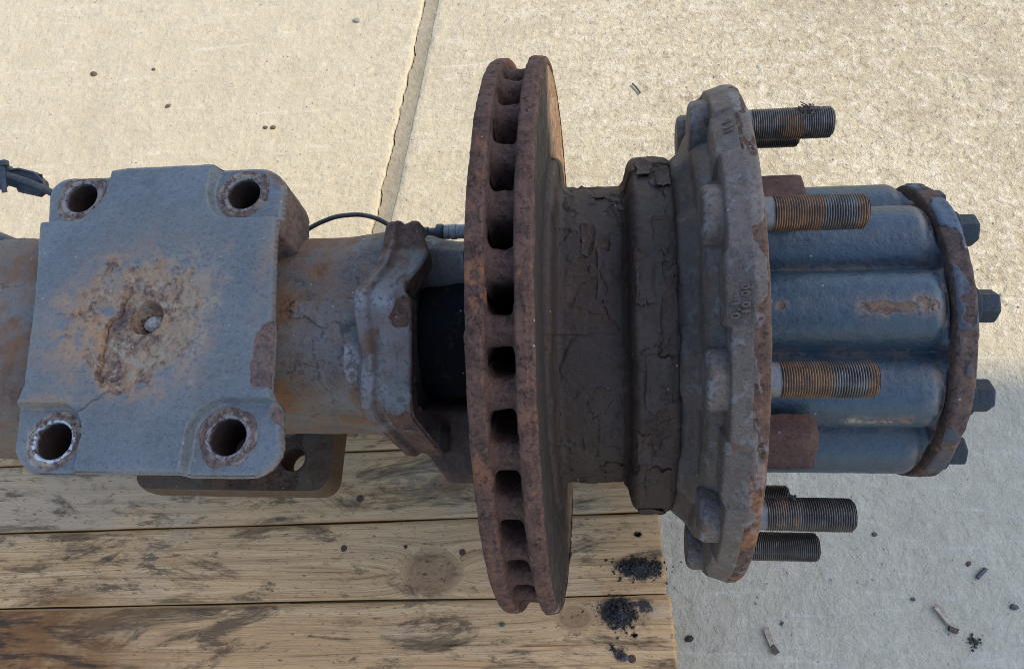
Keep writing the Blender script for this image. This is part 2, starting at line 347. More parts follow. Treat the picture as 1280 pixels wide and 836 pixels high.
# ================================================================== SETTING
def sheet(name, x0, x1, y0, y1, z, mat, parent=None):
    me = mesh_polys(name, [(x0, y0, z), (x1, y0, z), (x1, y1, z), (x0, y1, z)], [[0, 1, 2, 3]], mat, False)
    return link(name, me, parent)
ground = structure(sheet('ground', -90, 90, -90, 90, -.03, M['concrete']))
def joint_x(y): return -.2024+(y-.748)*(.0392/.4088)
def slabs():
    # near the picture the slab edges are ragged; beyond it they run straight on
    ys = np.concatenate([np.linspace(-6, -.8, 30), np.arange(-.797, 1.4, .003), np.linspace(1.41, 6, 30)])
    e = joint_x(ys); q = np.stack([ys*0, ys, ys*0], 1)
    jag = (fbm(q, 60, 4, 3)-.5)*.008+(fbm(q, 12, 2, 9)-.5)*.006
    def slab(edge, far, name):
        k = np.array([0, .0012, .003, .012, .08, .4, 1.0]); zz = np.array([-.0035, -.0012, 0, 0, 0, 0, 0])
        X = edge[:, None]+(np.sign(far-edge.mean())*np.where(k < .1, k, 0))[None]*1.0
        X = np.where(k[None] >= .1, edge[:, None]+(far-edge[:, None])*((k[None]-.08)/.92), X)
        P = np.stack([X, ys[:, None].repeat(len(k), 1), zz[None].repeat(len(ys), 0)], -1)
        bot = P[:, :1].copy(); bot[..., 2] = -.029
        P = np.concatenate([bot, P], 1)
        o = link(name, mesh_grids(name, [(P, False, False, None)], M['concrete'], 60), ground); structure(o); return o
    slab(e+jag, -6, 'concrete_slab'); slab(e+.024+(fbm(q, 40, 3, 21)-.5)*.003, 6, 'concrete_slab')
    l = e+jag+.0020+np.clip((fbm(q, 90, 3, 31)-.45)*.004, -.0012, .003); r = e+.028
    t = np.linspace(0, 1, 9)
    X = l[:, None]+(r-l)[:, None]*t
    Z = -.0016-.0012*np.sin(np.pi*t)[None]+(fbm(np.stack([X, ys[:, None]+X*0, X*0], -1), 120, 3, 5)-.5)*.0016
    P = np.stack([X, ys[:, None]+X*0, Z], -1); b0 = P[:, :1].copy(); b0[..., 2] = -.029
    structure(link('joint_filler', mesh_grids('joint_filler', [(np.concatenate([b0, P], 1), False, False, None)], M['mortar'], 60), ground))
slabs()

# unseen shade caster, added overhead to keep the axle and pallet in shade
cz = 5.0; sx, sy = cz*SUN_DIR.x/SUN_DIR.z, cz*SUN_DIR.y/SUN_DIR.z
shade_caster = empty('shade_caster', (sx, sy-.28, 0)); thing(shade_caster, 'unseen pale sheet on posts, added above the yard to cast shade', 'shade_caster')
V, F = bevel_box(2.5, .75, .08, .01); link('shade_roof', mesh_polys('shade_roof', V, F, M['shade_caster']), shade_caster, (0, 0, cz+.04))
for px in (-1.1, 1.1):
    V, F = bevel_box(.1, .1, cz-.003, .008); link('shade_post', mesh_polys('shade_post', V, F, M['shade_caster']), shade_caster, (px, -.28, cz/2-.0015))

# ================================================================== PALLET
PSI = R_(2.85)
pallet = empty('pallet', (.1427, -.1077, 0), (0, 0, PSI)); thing(pallet, 'weathered wooden pallet under the rusty axle', 'pallet')
def pl(X, Y):
    dx, dy = X-.1427, Y+.1077
    return dx*math.cos(PSI)+dy*math.sin(PSI), -dx*math.sin(PSI)+dy*math.cos(PSI)
KN = [(-.0872, -.1729, .026, .019), (-.0749, -.0817, .02, .012), (.06, -.212, .015, .01)]   # knots
DIRT = [(.1251, -.1636, .036, .018), (.1030, -.2059, .034, .026), (.1282, -.1992, .012, .012), (.1041, -.2447, .01, .01)]
SPOT = [(x, y, .0048, .0030) for x, y in [pl(0, 0)][:0]]
for px, py in [(-.119, -.0735), (-.106, -.0775), (-.100, -.0855), (-.117, -.0820), (-.098, -.0905), (-.104, -.0985), (-.124, -.0885), (-.112, -.0905), (-.091, -.0810), (-.1724, -.0985), (-.135, -.0795)]:
    SPOT.append((px, py, .0050+RNG.random()*.002, .0034+RNG.random()*.0014))
def board(b0, b1, num, a_end=0, left=-1.2, res=.0016, crack=None, detail=True):
    bs = np.concatenate([[b0]*2, np.arange(b0+.0004, b1-.0004, res), [b1]*2])
    if detail: as_ = np.concatenate([np.linspace(left, -.80, 20), np.arange(-.797, -.006, res), np.linspace(-.0055, 0, 5), [0, 0]])
    else: as_ = np.linspace(left, 0, 40)
    n, m = len(as_), len(bs)
    a = as_[:, None].repeat(m, 1); bb = bs[None].repeat(n, 0)
    q = np.stack([a, bb, a*0+num*3.7], -1)
    rag = (fbm(q, 70, 4, 40+num)-.5)*.006+(fbm(q, 300, 2, 44+num)-.5)*.003
    a = a+a_end+rag*sst(-.02, 0, as_)[:, None]
    wob = (fbm(np.stack([a, a*0+num, a*0], -1), 7, 3, 50+num)-.5)*.0022
    bb = bb+wob*np.where(bb > (b0+b1)/2, 1, -1)*sst(.008, .0, np.minimum(bb-b0, b1-bb))
    X = .1427+a*math.cos(PSI)-bb*math.sin(PSI); Y = -.1077+a*math.sin(PSI)+bb*math.cos(PSI)
    z = (fbm(q*[.25, 1, 1], 90, 3, 60+num)-.5)*.0010
    ed = np.minimum(bb-b0, b1-bb); z -= .0024*sst(.004, 0, ed); z -= .0015*sst(-.003, .001, a-a_end)
    knot = a*0; dirt = a*0; spot = a*0
    gx = a.copy(); gy = bb+(fbm(q*[.12, 1, 1], 30, 2, 70+num)-.5)*.012
    for kx, ky, rx, ry in KN:
        d = np.hypot((X-kx)/rx, (Y-ky)/ry); wgt = sst(1.35, .85, d)
        gy = gy+np.where(bb > pl(kx, ky)[1], 1, -1)*ry*.8*np.exp(-np.maximum(d-.9, 0)*1.3)*(1-wgt)
        gy = gy*(1-wgt)+(d*ry*1.1+.01*fbm(q, 60, 2, 3))*wgt
        knot = np.maximum(knot, wgt*(.45+.4*fbm(q, 90, 3, 5)))
        ang = np.arctan2(Y-ky, X-kx); cr = np.abs(np.sin(ang*2.5+3*fbm(q, 40, 2, 8)))
        crk = sst(.10, .02, cr)*sst(1.0, .8, d)*sst(.05, .2, d); z -= .0012*crk; knot = np.maximum(knot, crk*.0); dirt = np.maximum(dirt, crk*.8)
    for kx, ky, rx, ry in DIRT:
        d = np.hypot((X-kx)/rx, (Y-ky)/ry); dirt = np.maximum(dirt, .85*np.exp(-d*d*1.2))
    for kx, ky, rx, ry in SPOT:
        d = np.hypot((X-kx)/rx, (Y-ky)/ry)+(fbm(q, 250, 2, 2)-.5)*.3; spot = np.maximum(spot, sst(1.1, .85, d)*(.55+.3*sst(.5, 1, d)))
    if crack:
        cb, ca0 = crack
        dc = np.abs(bb-cb-(fbm(np.stack([a, a*0, a*0], -1), 14, 3, 80)-.5)*.006); k = sst(ca0-.05, ca0+.05, a)
        z -= .004*sst(.0009, .0002, dc)*k*fbm(q*[1, 0, 0], 30, 2, 88); dirt = np.maximum(dirt, sst(.0016, .0003, dc)*k*.6*fbm(q*[1, 0, 0], 40, 2, 89))
    # holes left by pulled nails
    for hx, hy, hr in [(.1235, -.1298, .0042), (.118, -.2265, .003)]:
        d = np.hypot(X-hx, (Y-hy)*1.6); z -= .007*sst(hr, hr*.55, d); dirt = np.maximum(dirt, sst(hr*1.7, hr*.7, d)*.8)
    amber = a*0
    if num == 3: amber = sst(-.30, -.46, X+.2*(fbm(q*[.3, 1, 1], 25, 3, 90)-.5))*.95
    if num == 2: amber = np.exp(-(((X+.49)/.05)**2+((bb+.078)/.012)**2))*.8
    grey = a*0+{0: .40, 1: .50, 2: .22, 3: .15, 4: .2}.get(num, .3)
    if num == 1: grey = grey+.35*sst(-.2, -.5, X)
    edge = np.maximum(sst(.0024, .0008, ed)*(.8 if num < 4 else .4), sst(-.003, -.0005, a-a_end)*.7)
    a3 = a.copy(); P = np.stack([a3, bb, PT-.0002+z], -1)
    P[:, 0, 2] = PT-.022; P[:, -1, 2] = PT-.022; P[-1, :, 2] = PT-.022; P[0, :, 2] = PT-.022
    at = {'knot': knot, 'dirt': dirt, 'spot': spot, 'amber': amber, 'grey': grey, 'edge': edge}
    me = mesh_grids('deck_board', [(P, False, False, at)], M['wood'], 50)
    gv = me.attributes.new('grain', 'FLOAT_VECTOR', 'POINT')
    gv.data.foreach_set('vector', np.stack([gx, gy, gx*0+num*5.3], -1).astype(np.float32).reshape(-1))
    return link('deck_board', me, pallet)
board(.0780, .1540, 0, .000); board(.0010, .0765, 1, .0010); board(-.0795, -.0006, 2, .0045)
board(-.1640, -.0812, 3, .0085, crack=(-.1235, -.27))
for k in range(5): board(-.1655-.08*(k+1)+.0015, -.1655-.08*k, 4+k, .004, res=.006, detail=False)
def pbox(name, a, b, z, sx_, sy_, sz_, seed=0):
    V, F = bevel_box(sx_, sy_, sz_, .002, .0006, seed); return link(name, mesh_polys(name, V, F, M['board']), pallet, (a, b, z))
for i, a in enumerate((-.075, -.6, -1.125)):
    pbox('stringer_board', a, -.205, .111, .10, .71, .0218, i)
    for b in (.10, -.205, -.505): pbox('pallet_block', a, b, .0615, .10, .10, .077, i)
for b in (.10, -.205, -.505): pbox('bottom_board', -.6, b, .0112, 1.15, .10, .0218, 9)
# nail heads
def nail(X, Y, r, dark=0):
    t = np.linspace(0, 2*np.pi, 14, endpoint=False); rr = np.array([1.0, 1.0, .85, .4, 0.001])*r; zz = np.array([-.004, .0002, .0006, .0005, .0003])
    P = np.stack([rr[:, None]*np.cos(t), rr[:, None]*np.sin(t), zz[:, None]+0*t], -1)
    a, b = pl(X, Y); link('nail', mesh_grids('nail', [(P, False, True, None)], M['lug']), pallet, (a, b, PT-.0002))
for X, Y, r in [(.0529, -.1512, .0044), (.0235, -.154, .0040), (-.1724, -.0985, .004), (-.184, -.1509, .0036), (-.1174, -.1478, .0022), (-.0566, -.1521, .0034), (.1155, -.2479, .004), (-.043, -.098, .003)]: nail(X, Y, r)

# ================================================================== AXLE
axle = empty('truck_axle', (0, 0, PT)); thing(axle, 'rusty truck axle end with vented brake disc and studded hub lying on the pallet', 'axle')
OZ = (0, 0, H-PT)
def part(name, me, parent=None, loc=None, rot=(0, 0, 0)):
    if parent is None: return link(name, me, axle, loc or OZ, rot)
    return link(name, me, parent, loc or (0, 0, 0), rot)

def flakes(q2, seed, cell=(.03, .02), lift=.0012, missing=.3, crackw=.05, sheet=.0010):
    """scale coming off a surface: q2 = (metres round, metres along, 0)"""
    wp = np.stack([fbm(q2, 55, 3, seed)-.5, fbm(q2+3.1, 55, 3, seed+1)-.5, 0*q2[..., 0]], -1)*.034+np.stack([fbm(q2, 240, 3, seed+2)-.5, fbm(q2+7.7, 260, 2, seed+3)-.5, 0*q2[..., 0]], -1)*.009
    p = (q2+wp)/np.array([cell[0], cell[1], 1.0]); p[..., 2] = .5
    F1, F2, ID = worley(p, seed+9); e = F2-F1
    sh = fbm(q2, 24, 3, seed+30); on = ID > missing
    cracked = sst(.40, .52, sh)
    h = np.where(on, sheet*(.4+.6*((ID*7.3) % 1)), -sheet*.2)
    cur = np.where(on & (((ID*13.7) % 1) > .45), lift*sst(.35, .0, e)*((ID*3.1) % 1), 0)
    h = h*1.0+cur
    cr = sst(crackw, crackw*.3, e)*cracked
    h = h-cr*sheet*.8
    return h, cr, on

# ---- housing tube (rounded square section)
def sq_section(a, s, r):
    c, n = np.abs(np.cos(a)), np.abs(np.sin(a))
    # support of rounded square: ray hit
    k = s-r
    t1 = s/np.maximum(c, n)
    ca, sa = np.maximum(c, n), np.minimum(c, n)
    y = t1*sa
    need = y > k
    bq = k*(ca+sa); disc = bq**2-(2*k*k-r*r)
    t2 = bq+np.sqrt(np.maximum(disc, 0))
    return np.where(need, t2, t1)
def tube():
    xs = np.concatenate([np.arange(-.70, -.47, .004), np.arange(-.47, -.015, .0014)]); n = 460
    al = np.linspace(0, 2*np.pi, n, endpoint=False)                 # angle from world vertical
    X = xs[None].repeat(n, 0); A = al[:, None].repeat(len(xs), 1)
    big = sst(-.30, -.36, X)
    cone = sst(-.075, -.015, X)
    s = .0755+.0105*big; r = .047-.006*big
    rad = sq_section(A, s, r); rad = rad*(1-cone)+cone*(.079)
    rad = rad + .004*sst(-.12, -.075, X)*(1-cone)
    cy = -.011*big*1.0; cz_ = -.003*big
    q = np.stack([X, rad*np.sin(A), rad*np.cos(A)], -1)
    q2 = np.stack([A*.085, X, X*0], -1)
    h, cr, on = flakes(q2, 101, (.05, .045), .0016, .12, .035, .0006)
    band = sst(.45, .55, fbm(q, 16, 4, 103))
    h = h*band
    rad = rad+h+(fbm(q, 40, 4, 5)-.5)*.0016
    phd = np.degrees(np.angle(np.exp(1j*(A-TAU))))
    cav = sst(-.058, -.047, X)*sst(-58, -44, phd+60*(X+.03))
    rad = rad*(1-cav)+cav*.030
    P = np.stack([X, -rad*np.sin(A)+cy, rad*np.cos(A)+cz_], -1)
    # bare patches seen in the picture: (x, angle from vertical, sizes)
    rust = .46*sst(.46, .58, fbm(q, 20, 5, 8)); stain = .55*sst(.46, .64, fbm(q, 24, 5, 12)); dark = cr*band*.7
    for (px, pa, rx, ra, k) in [(-.155, 5, .018, 14, .7), (-.128, -20, .012, 9, .6), (-.14, -2, .010, 9, .55), (-.16, 55, .03, 18, .6), (-.47, 20, .016, 10, .9), (-.455, 0, .02, 16, .7), (-.49, 60, .06, 30, .6), (-.46, 40, .03, 20, .5)]:
        d = np.hypot((X-px)/rx, (np.degrees(np.angle(np.exp(1j*(A-R_(pa))))))/ra); rust = np.maximum(rust, k*np.exp(-d*d)); stain = np.maximum(stain, .8*np.exp(-(d/1.4)**2))
    stain = np.maximum(stain, .6*sst(50, 85, np.degrees(A))*sst(200, 120, np.degrees(A)))
    pale = .45*sst(.5, .7, fbm(q, 30, 3, 77))*(X > -.1)*(1-cav); dark = np.maximum(dark, cav); rust = rust*(1-cav); stain = stain*(1-cav)  # cav turned dark as well: shade of the cavity put into the colour
    part('axle_tube', mesh_grids('axle_tube', [(P, True, False, {'rust': rust, 'stain': stain, 'dark': dark, 'pale': pale})], M['tube']))
tube()

# ---- spring seat pad on top of the tube
HS = .115
LE = [(-.3600, .1034), (-.3500, .0567), (-.3480, .0474), (-.3410, .0177), (-.3325, -.0261), (-.3240, -.0798), (-.3258, -.0901), (-.3300, -.0967), (-.3240, -.127), (-.3180, -.1444)]
RE = [(-.1551, .1021), (-.1516, .0503), (-.1508, .0331), (-.1390, -.0507), (-.1365, -.0805), (-.1330, -.0903), (-.1292, -.0978), (-.1240, -.1256), (-.1225, -.1412)]
HOLES = [(-.3255, .0820, .0136), (-.1866, .0802, .0136), (-.2948, -.1193, .0140), (-.1647, -.1157, .0136)]
def spring_seat():
    ny, nx = 330, 290
    ty = np.linspace(0, 1, ny); yl = np.array(LE); yr = np.array(RE)
    yy = .1045-(.1045+.1428)*ty
    xl = np.interp(-yy, -yl[:, 1], yl[:, 0]); xr = np.interp(-yy, -yr[:, 1], yr[:, 0])
    def ins(d, rc): d = np.clip(d, 0, rc); return rc-np.sqrt(np.maximum(rc*rc-(rc-d)**2, 0))
    dt, db = .1045-yy, yy+.1428
    xl = xl+ins(dt, .020)+ins(db, .020); xr = xr-ins(dt, .024)-ins(db, .024)
    tx = np.linspace(0, 1, nx)
    X = xl[:, None]+(xr-xl)[:, None]*tx; Y = yy[:, None].repeat(nx, 1)
    # top edge not quite straight: corner pads sit a little lower than the middle
    sag = .0022*sst(-.285, -.305, X)*sst(.06, .10, Y)+.0*X
    Y = Y-sag
    border = np.concatenate([np.stack([X[0], Y[0]], 1), np.stack([X[:, -1], Y[:, -1]], 1), np.stack([X[-1, ::-1], Y[-1, ::-1]], 1), np.stack([X[::-1, 0], Y[::-1, 0]], 1)])
    bs = resample(np.concatenate([border, border[:1]]), .0009)
    dmin = np.full(X.shape, 9.)
    for s in range(0, len(bs), 1): dmin = np.minimum(dmin, (X-bs[s, 0])**2+(Y-bs[s, 1])**2)
    dmin = np.sqrt(dmin)
    q = np.stack([X, Y, X*0], -1)
    z = np.zeros_like(X)
    cx, cy = -.2398, -.0282
    recess = np.zeros_like(X); ring = np.zeros_like(X); lipm = np.zeros_like(X)
    for hx, hy, hr in HOLES:
        ex = np.sign(cx-hx); ey = np.sign(cy-hy)
        dx = (X-hx)*ex; dy = (Y-hy)*ey
        dd = np.where((dx > 0) & (dy > 0), np.hypot(dx, dy), np.where(dx > dy, dx, dy)); dd = dd+(fbm(q, 60, 2, 9)-.5)*.002
        recess = np.maximum(recess, sst(.0275, .0228, dd))
    z -= .0092*recess
    z += (fbm(q, 26, 4, 11)-.5)*.0022+(fbm(q, 120, 3, 13)-.5)*.0014*(1-recess*.6)+(fbm(q, 420, 2, 14)-.5)*.0004
    rust = np.zeros_like(X); stain = np.zeros_like(X); pale = np.zeros_like(X); dark = np.zeros_like(X)
    g = lambda px, py, rx, ry: np.exp(-(((X-px)/rx)**2+((Y-py)/ry)**2))
    for hx, hy, hr in HOLES:
        d = np.hypot(X-hx, Y-hy)
        z = np.where(d < .0235, z+sst(.0235, .0215, d)*(-.0092-z-.0005)*.8, z)
        z = np.where((d < hr+.0042), z+sst(hr+.0042, hr+.0032, d)*.0007, z)
        nn = fbm(q, 110, 4, 15)
        rust = np.maximum(rust, .75*sst(.0235, .0205, d+(nn-.5)*.006)); pale = np.maximum(pale, .75*sst(.003, .0012, np.abs(d-hr-.0022-(nn-.5)*.002))*sst(.35, .55, fbm(q, 45, 2, 18)))
        pale = np.maximum(pale, .75*sst(.0018, .0006, np.abs(d-.0205+(nn-.5)*.004))*sst(.35, .6, fbm(q, 30, 2, 19)))
    pale *= np.where(np.abs(X+.2948) < .03, np.where(Y < -.09, 1.2, 1), 1)
    # scab of rust round the centre hole, its left edge a broken paint step
    def px2(px, py): return None
    edge_y = np.array([.020, -.012, -.022, -.027, -.035, -.046, -.060, -.072, -.079, -.090]); edge_x = np.array([-.250, -.2625, -.262, -.2645, -.2710, -.2708, -.2690, -.2690, -.2655, -.258])
    xe = np.interp(-Y, -edge_y, edge_x)+(fbm(q, 220, 3, 23)-.5)*.006
    d = X-xe; act = sst(.000, -.012, Y)*sst(-.083, -.076, Y)
    z -= .0036*act*(d > 0)*np.exp(-np.maximum(d, 0)/.022)
    scab = sst(.35, .6, rust) if False else 0; z -= .0005*act*3*sst(.0016, 0, np.abs(d-.0008))
    rust = np.maximum(rust, act*(d > 0)*1.0*np.exp(-np.maximum(d-.014, 0)**2/.018**2))
    rust = np.maximum(rust, .80*g(-.234, -.034, .042, .046)); rust = np.maximum(rust, .66*g(-.240, .006, .024, .018)); rust = np.maximum(rust, .5*g(-.285, -.035, .02, .02))
    rust = np.maximum(rust, .58*g(-.228, -.045, .035, .030))
    stain = np.maximum(stain, 1.5*g(-.285, -.040, .032, .038)); stain = np.maximum(stain, 1.0*g(-.245, -.01, .045, .045)); stain = np.maximum(stain, .6*g(-.300, -.052, .014, .02))
    stain = np.maximum(stain, .9*g(-.296, -.092, .030, .006)); stain = np.maximum(stain, .7*g(-.225, -.05, .04, .04)); stain = np.maximum(stain, .7*g(-.186, .03, .005, .010)); stain = np.maximum(stain, .5*g(-.155, .01, .008, .05))
    pale = np.maximum(pale, .5*g(-.207, -.02, .014, .045)); pale = np.maximum(pale, .4*g(-.215, .012, .026, .014)); pale = np.maximum(pale, .35*g(-.222, -.055, .028, .02)); pale = np.maximum(pale, .45*g(-.243, -.005, .012, .008))
    n1 = fbm(q, 28, 5, 241); n2 = fbm(q, 95, 5, 242); n3 = fbm(q, 230, 3, 243)
    c = 1-np.hypot((X+.234)/.058, (Y+.030)/.062)+(n1-.5)*1.7
    stain = np.maximum(stain, sst(-.30, .15, c)*(.35+1.1*n2)*sst(-.165, -.20, X))
    rust = np.maximum(rust, sst(.05, .40, c+(n2-.5)*1.3)*.92*sst(-.185, -.215, X+(n1-.5)*.04))
    pale = np.maximum(pale, .75*sst(.56, .61, .5*n2+.5*n3)*sst(.0, .35, c)); pale = np.maximum(pale, .45*sst(-.3, .1, c)*sst(-.235, -.205, X)*sst(.46, .62, n2))
    sc = sst(.35, .62, rust); z += sc*((fbm(q, 180, 4, 24)-.5)*.0030)
    isl = sst(.56, .60, fbm(q, 75, 4, 25))*sst(.3, .5, rust)*sst(.95, .7, rust); pale = np.maximum(pale, isl*.4); z += isl*.0006
    # flake off the right edge
    ey2 = np.array([-.030, -.036, -.046, -.060, -.070, -.078, -.083]); ex2 = np.array([-.138, -.148, -.1535, -.1525, -.152, -.1525, -.147])
    xe = np.interp(-Y, -ey2, ex2)+(fbm(q, 200, 3, 27)-.5)*.003
    fl = (X > xe)*(Y < -.031)*(Y > -.0822); z -= .0018*fl; rust = np.maximum(rust, fl*.95)
    fl = sst(.55, .6, fbm(q, 60, 3, 29)+.25*g(-.128, -.10, .012, .012)); rust = np.maximum(rust, .8*fl*g(-.128, -.102, .012, .016)); 
    # hairline cracks
    crk = sst(.0009, .0003, np.abs(Y+.092-(X+.262)*.9-(fbm(q, 90, 3, 33)-.5)*.012))*(X > -.277)*(X < -.255); z -= .001*crk; dark = np.maximum(dark, crk*.8)
    small = fbm(q, 150, 3, 35); rust = np.maximum(rust, .50*sst(.74, .80, small))
    # centre hole
    d = np.hypot(X-cx, Y-cy); z -= .0125*sst(.0136, .0122, d+(fbm(q, 90, 3, 37)-.5)*.003); rust = np.maximum(rust, .9*sst(.0150, .0130, d))
    # rounded border
    rd = .0045; dd = np.clip(dmin, 0, rd); z -= rd-np.sqrt(np.maximum(rd*rd-(rd-dd)**2, 0))
    rust = np.maximum(rust, .42*sst(.003, .0, dmin)); rust = np.maximum(rust, .75*g(-.155, .098, .022, .018))
    # through holes: pull the nearest vertices on to the circle and push those inside down
    cell = .00085
    inside = np.zeros(X.shape, bool)
    for hx, hy, hr in HOLES:
        dx, dy = X-hx, Y-hy; d = np.hypot(dx, dy)
        rr = hr+.0012+0*(fbm(np.stack([np.arctan2(dy, dx), d*0+hx*9, d*0], -1), 2.2, 3, 41)-.5)*.0012
        snap = np.abs(d-rr) < cell*.62
        k = np.where(snap, rr/np.maximum(d, 1e-6), 1); X = np.where(snap, hx+dx*k, X); Y = np.where(snap, hy+dy*k, Y)
        ins_ = (d < rr-cell*.62); inside |= ins_
        z = np.where(ins_, -.050, z)
        z = np.where(snap, z-.0006, z)
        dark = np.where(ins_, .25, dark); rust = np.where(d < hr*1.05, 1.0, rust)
    P = np.stack([X, Y, HS+z], -1)
    at = {'rust': rust, 'stain': stain, 'pale': np.clip(pale, 0, 1), 'dark': dark}
    # sides
    bz = np.concatenate([P[0], P[1:, -1], P[-1, -2::-1], P[-2:0:-1, 0]]); nb = len(bz)
    tn = np.roll(bz, -3, 0)-np.roll(bz, 3, 0); on = np.stack([-tn[:, 1], tn[:, 0], 0*tn[:, 0]], 1); on /= np.linalg.norm(on, axis=1, keepdims=True)+1e-9
    if ((bz[:, :2]-bz[:, :2].mean(0))*on[:, :2]).sum() < 0: on = -on
    for _ in range(12): on = (np.roll(on, 1, 0)+2*on+np.roll(on, -1, 0))/4
    lv = np.concatenate([[0, .001, .0025], np.linspace(.004, .048, 34)])
    und = np.where((bz[:, 1:2] > .040) & (bz[:, 0:1] > -.25), .02, -.55); und = np.where((bz[:, 0:1] < -.25) & (bz[:, 1:2] > -.05), -.1, und)
    for _ in range(10): und = (np.roll(und, 1, 0)+2*und+np.roll(und, -1, 0))/4
    SK = np.stack([bz+on*(.0010*np.sqrt(min(1, l/.003))+und*max(0, l-.003))-np.array([0, 0, l]) for l in lv], 1)
    nz = (fbm(SK, 120, 4, 45)-.5)*.0022*sst(.001, .006, lv)[None]
    SK += on[:, None]*nz[..., None]
    rs = .42+.5*sst(-.19, -.16, SK[..., 0])
    sd = {'rust': rs*sst(.0, .004, lv)[None], 'stain': .3+0*rs, 'dark': .25*sst(.01, .04, lv)[None]+0*rs}
    seat = part('spring_seat', mesh_grids('spring_seat', [(P, False, False, at), (SK, True, False, sd)], M['seat'], 85))
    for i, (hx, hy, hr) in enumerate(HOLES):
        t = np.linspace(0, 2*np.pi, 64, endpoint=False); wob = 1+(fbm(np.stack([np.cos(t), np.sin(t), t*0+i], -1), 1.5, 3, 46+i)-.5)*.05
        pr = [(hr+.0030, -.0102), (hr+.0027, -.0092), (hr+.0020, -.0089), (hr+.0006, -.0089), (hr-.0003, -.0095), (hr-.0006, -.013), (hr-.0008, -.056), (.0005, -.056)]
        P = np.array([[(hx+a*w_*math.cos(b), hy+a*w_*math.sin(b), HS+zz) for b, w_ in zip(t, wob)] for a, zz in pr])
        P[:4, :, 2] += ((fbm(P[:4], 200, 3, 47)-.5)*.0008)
        me = mesh_grids('bolt_hole_sleeve', [(P, False, True, {'rust': np.array([.5, .35, .3, .25, .5, 1, 1, 1])[:, None]+0*t, 'pale': np.array([.3, .75, .8, .8, .5, 0, 0, 0])[:, None]*(.45+.8*(i == 2)+0*t), 'dark': np.array([0, 0, 0, 0, .1, .75, .97, 1])[:, None]+0*t})], M['bore'], 40)  # painted shade darkens each bore towards its bottom
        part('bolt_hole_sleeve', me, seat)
spring_seat()
# debris lodged in the centre hole of the pad
def crumbs(name, n, spread, size, mat, seed, height=.006, flat=.6, parent=None, loc=(0, 0, 0)):
    rr = random.Random(seed); V = []; F = []
    base = [(1, 0, 0), (-1, 0, 0), (0, 1, 0), (0, -1, 0), (0, 0, 1), (0, 0, -1)]
    fc = [(0, 2, 4), (2, 1, 4), (1, 3, 4), (3, 0, 4), (2, 0, 5), (1, 2, 5), (3, 1, 5), (0, 3, 5)]
    for i in range(n):
        t = rr.uniform(0, 6.283); r = abs(rr.gauss(0, .5)); cx, cy = spread[0]*r*math.cos(t), spread[1]*r*math.sin(t)
        s = size*rr.uniform(.35, 1.3)*(1.15-.4*min(1, r)); z = s*.3+height*max(0, 1-r*1.15)*rr.random()
        rot = Matrix.Rotation(rr.uniform(0, 6.28), 3, 'Z') @ Matrix.Rotation(rr.uniform(-.8, .8), 3, 'X')
        o = len(V)
        for b in base:
            v = rot @ Vector((b[0]*s*rr.uniform(.6, 1.4), b[1]*s*rr.uniform(.5, 1.1), b[2]*s*flat*rr.uniform(.6, 1.2))); V.append((v.x+cx, v.y+cy, max(v.z+z, -.0005)))
        F += [tuple(o+k for k in f) for f in fc]
    return link(name, mesh_polys(name, V, F, mat, False), parent, loc)
def pebble(name, sx_, sy_, sz_, mat, seed, loc, rz=0, parent=None):
    import bmesh
    bm = bmesh.new(); bmesh.ops.create_icosphere(bm, subdivisions=2, radius=1); rr = random.Random(seed)
    V = np.array([v.co for v in bm.verts]); F = [[v.index for v in f.verts] for f in bm.faces]; bm.free()
    V = V*(1+.55*(fbm(V+seed, 1.6, 3, seed)-.5)[:, None])*[sx_, sy_, sz_]; V[:, 2] += sz_*.55
    return link(name, mesh_polys(name, V, F, mat, True, 28), parent, loc, (0, 0, rz))
o = pebble('stone', .0075, .0058, .004, M['stone'], 3, (-.2385, -.0295, H+HS-.0125), .5); thing(o, 'pale stone chip caught in the centre hole of the grey spring pad', 'stone')
o = crumbs('dirt_clump', 60, (.011, .011), .0026, M['soil'], 5,   .003, loc=(-.2398, -.0282, H+HS-.0128)); thing(o, 'brown crumbs lying round the stone in the centre hole of the spring pad', 'dirt')

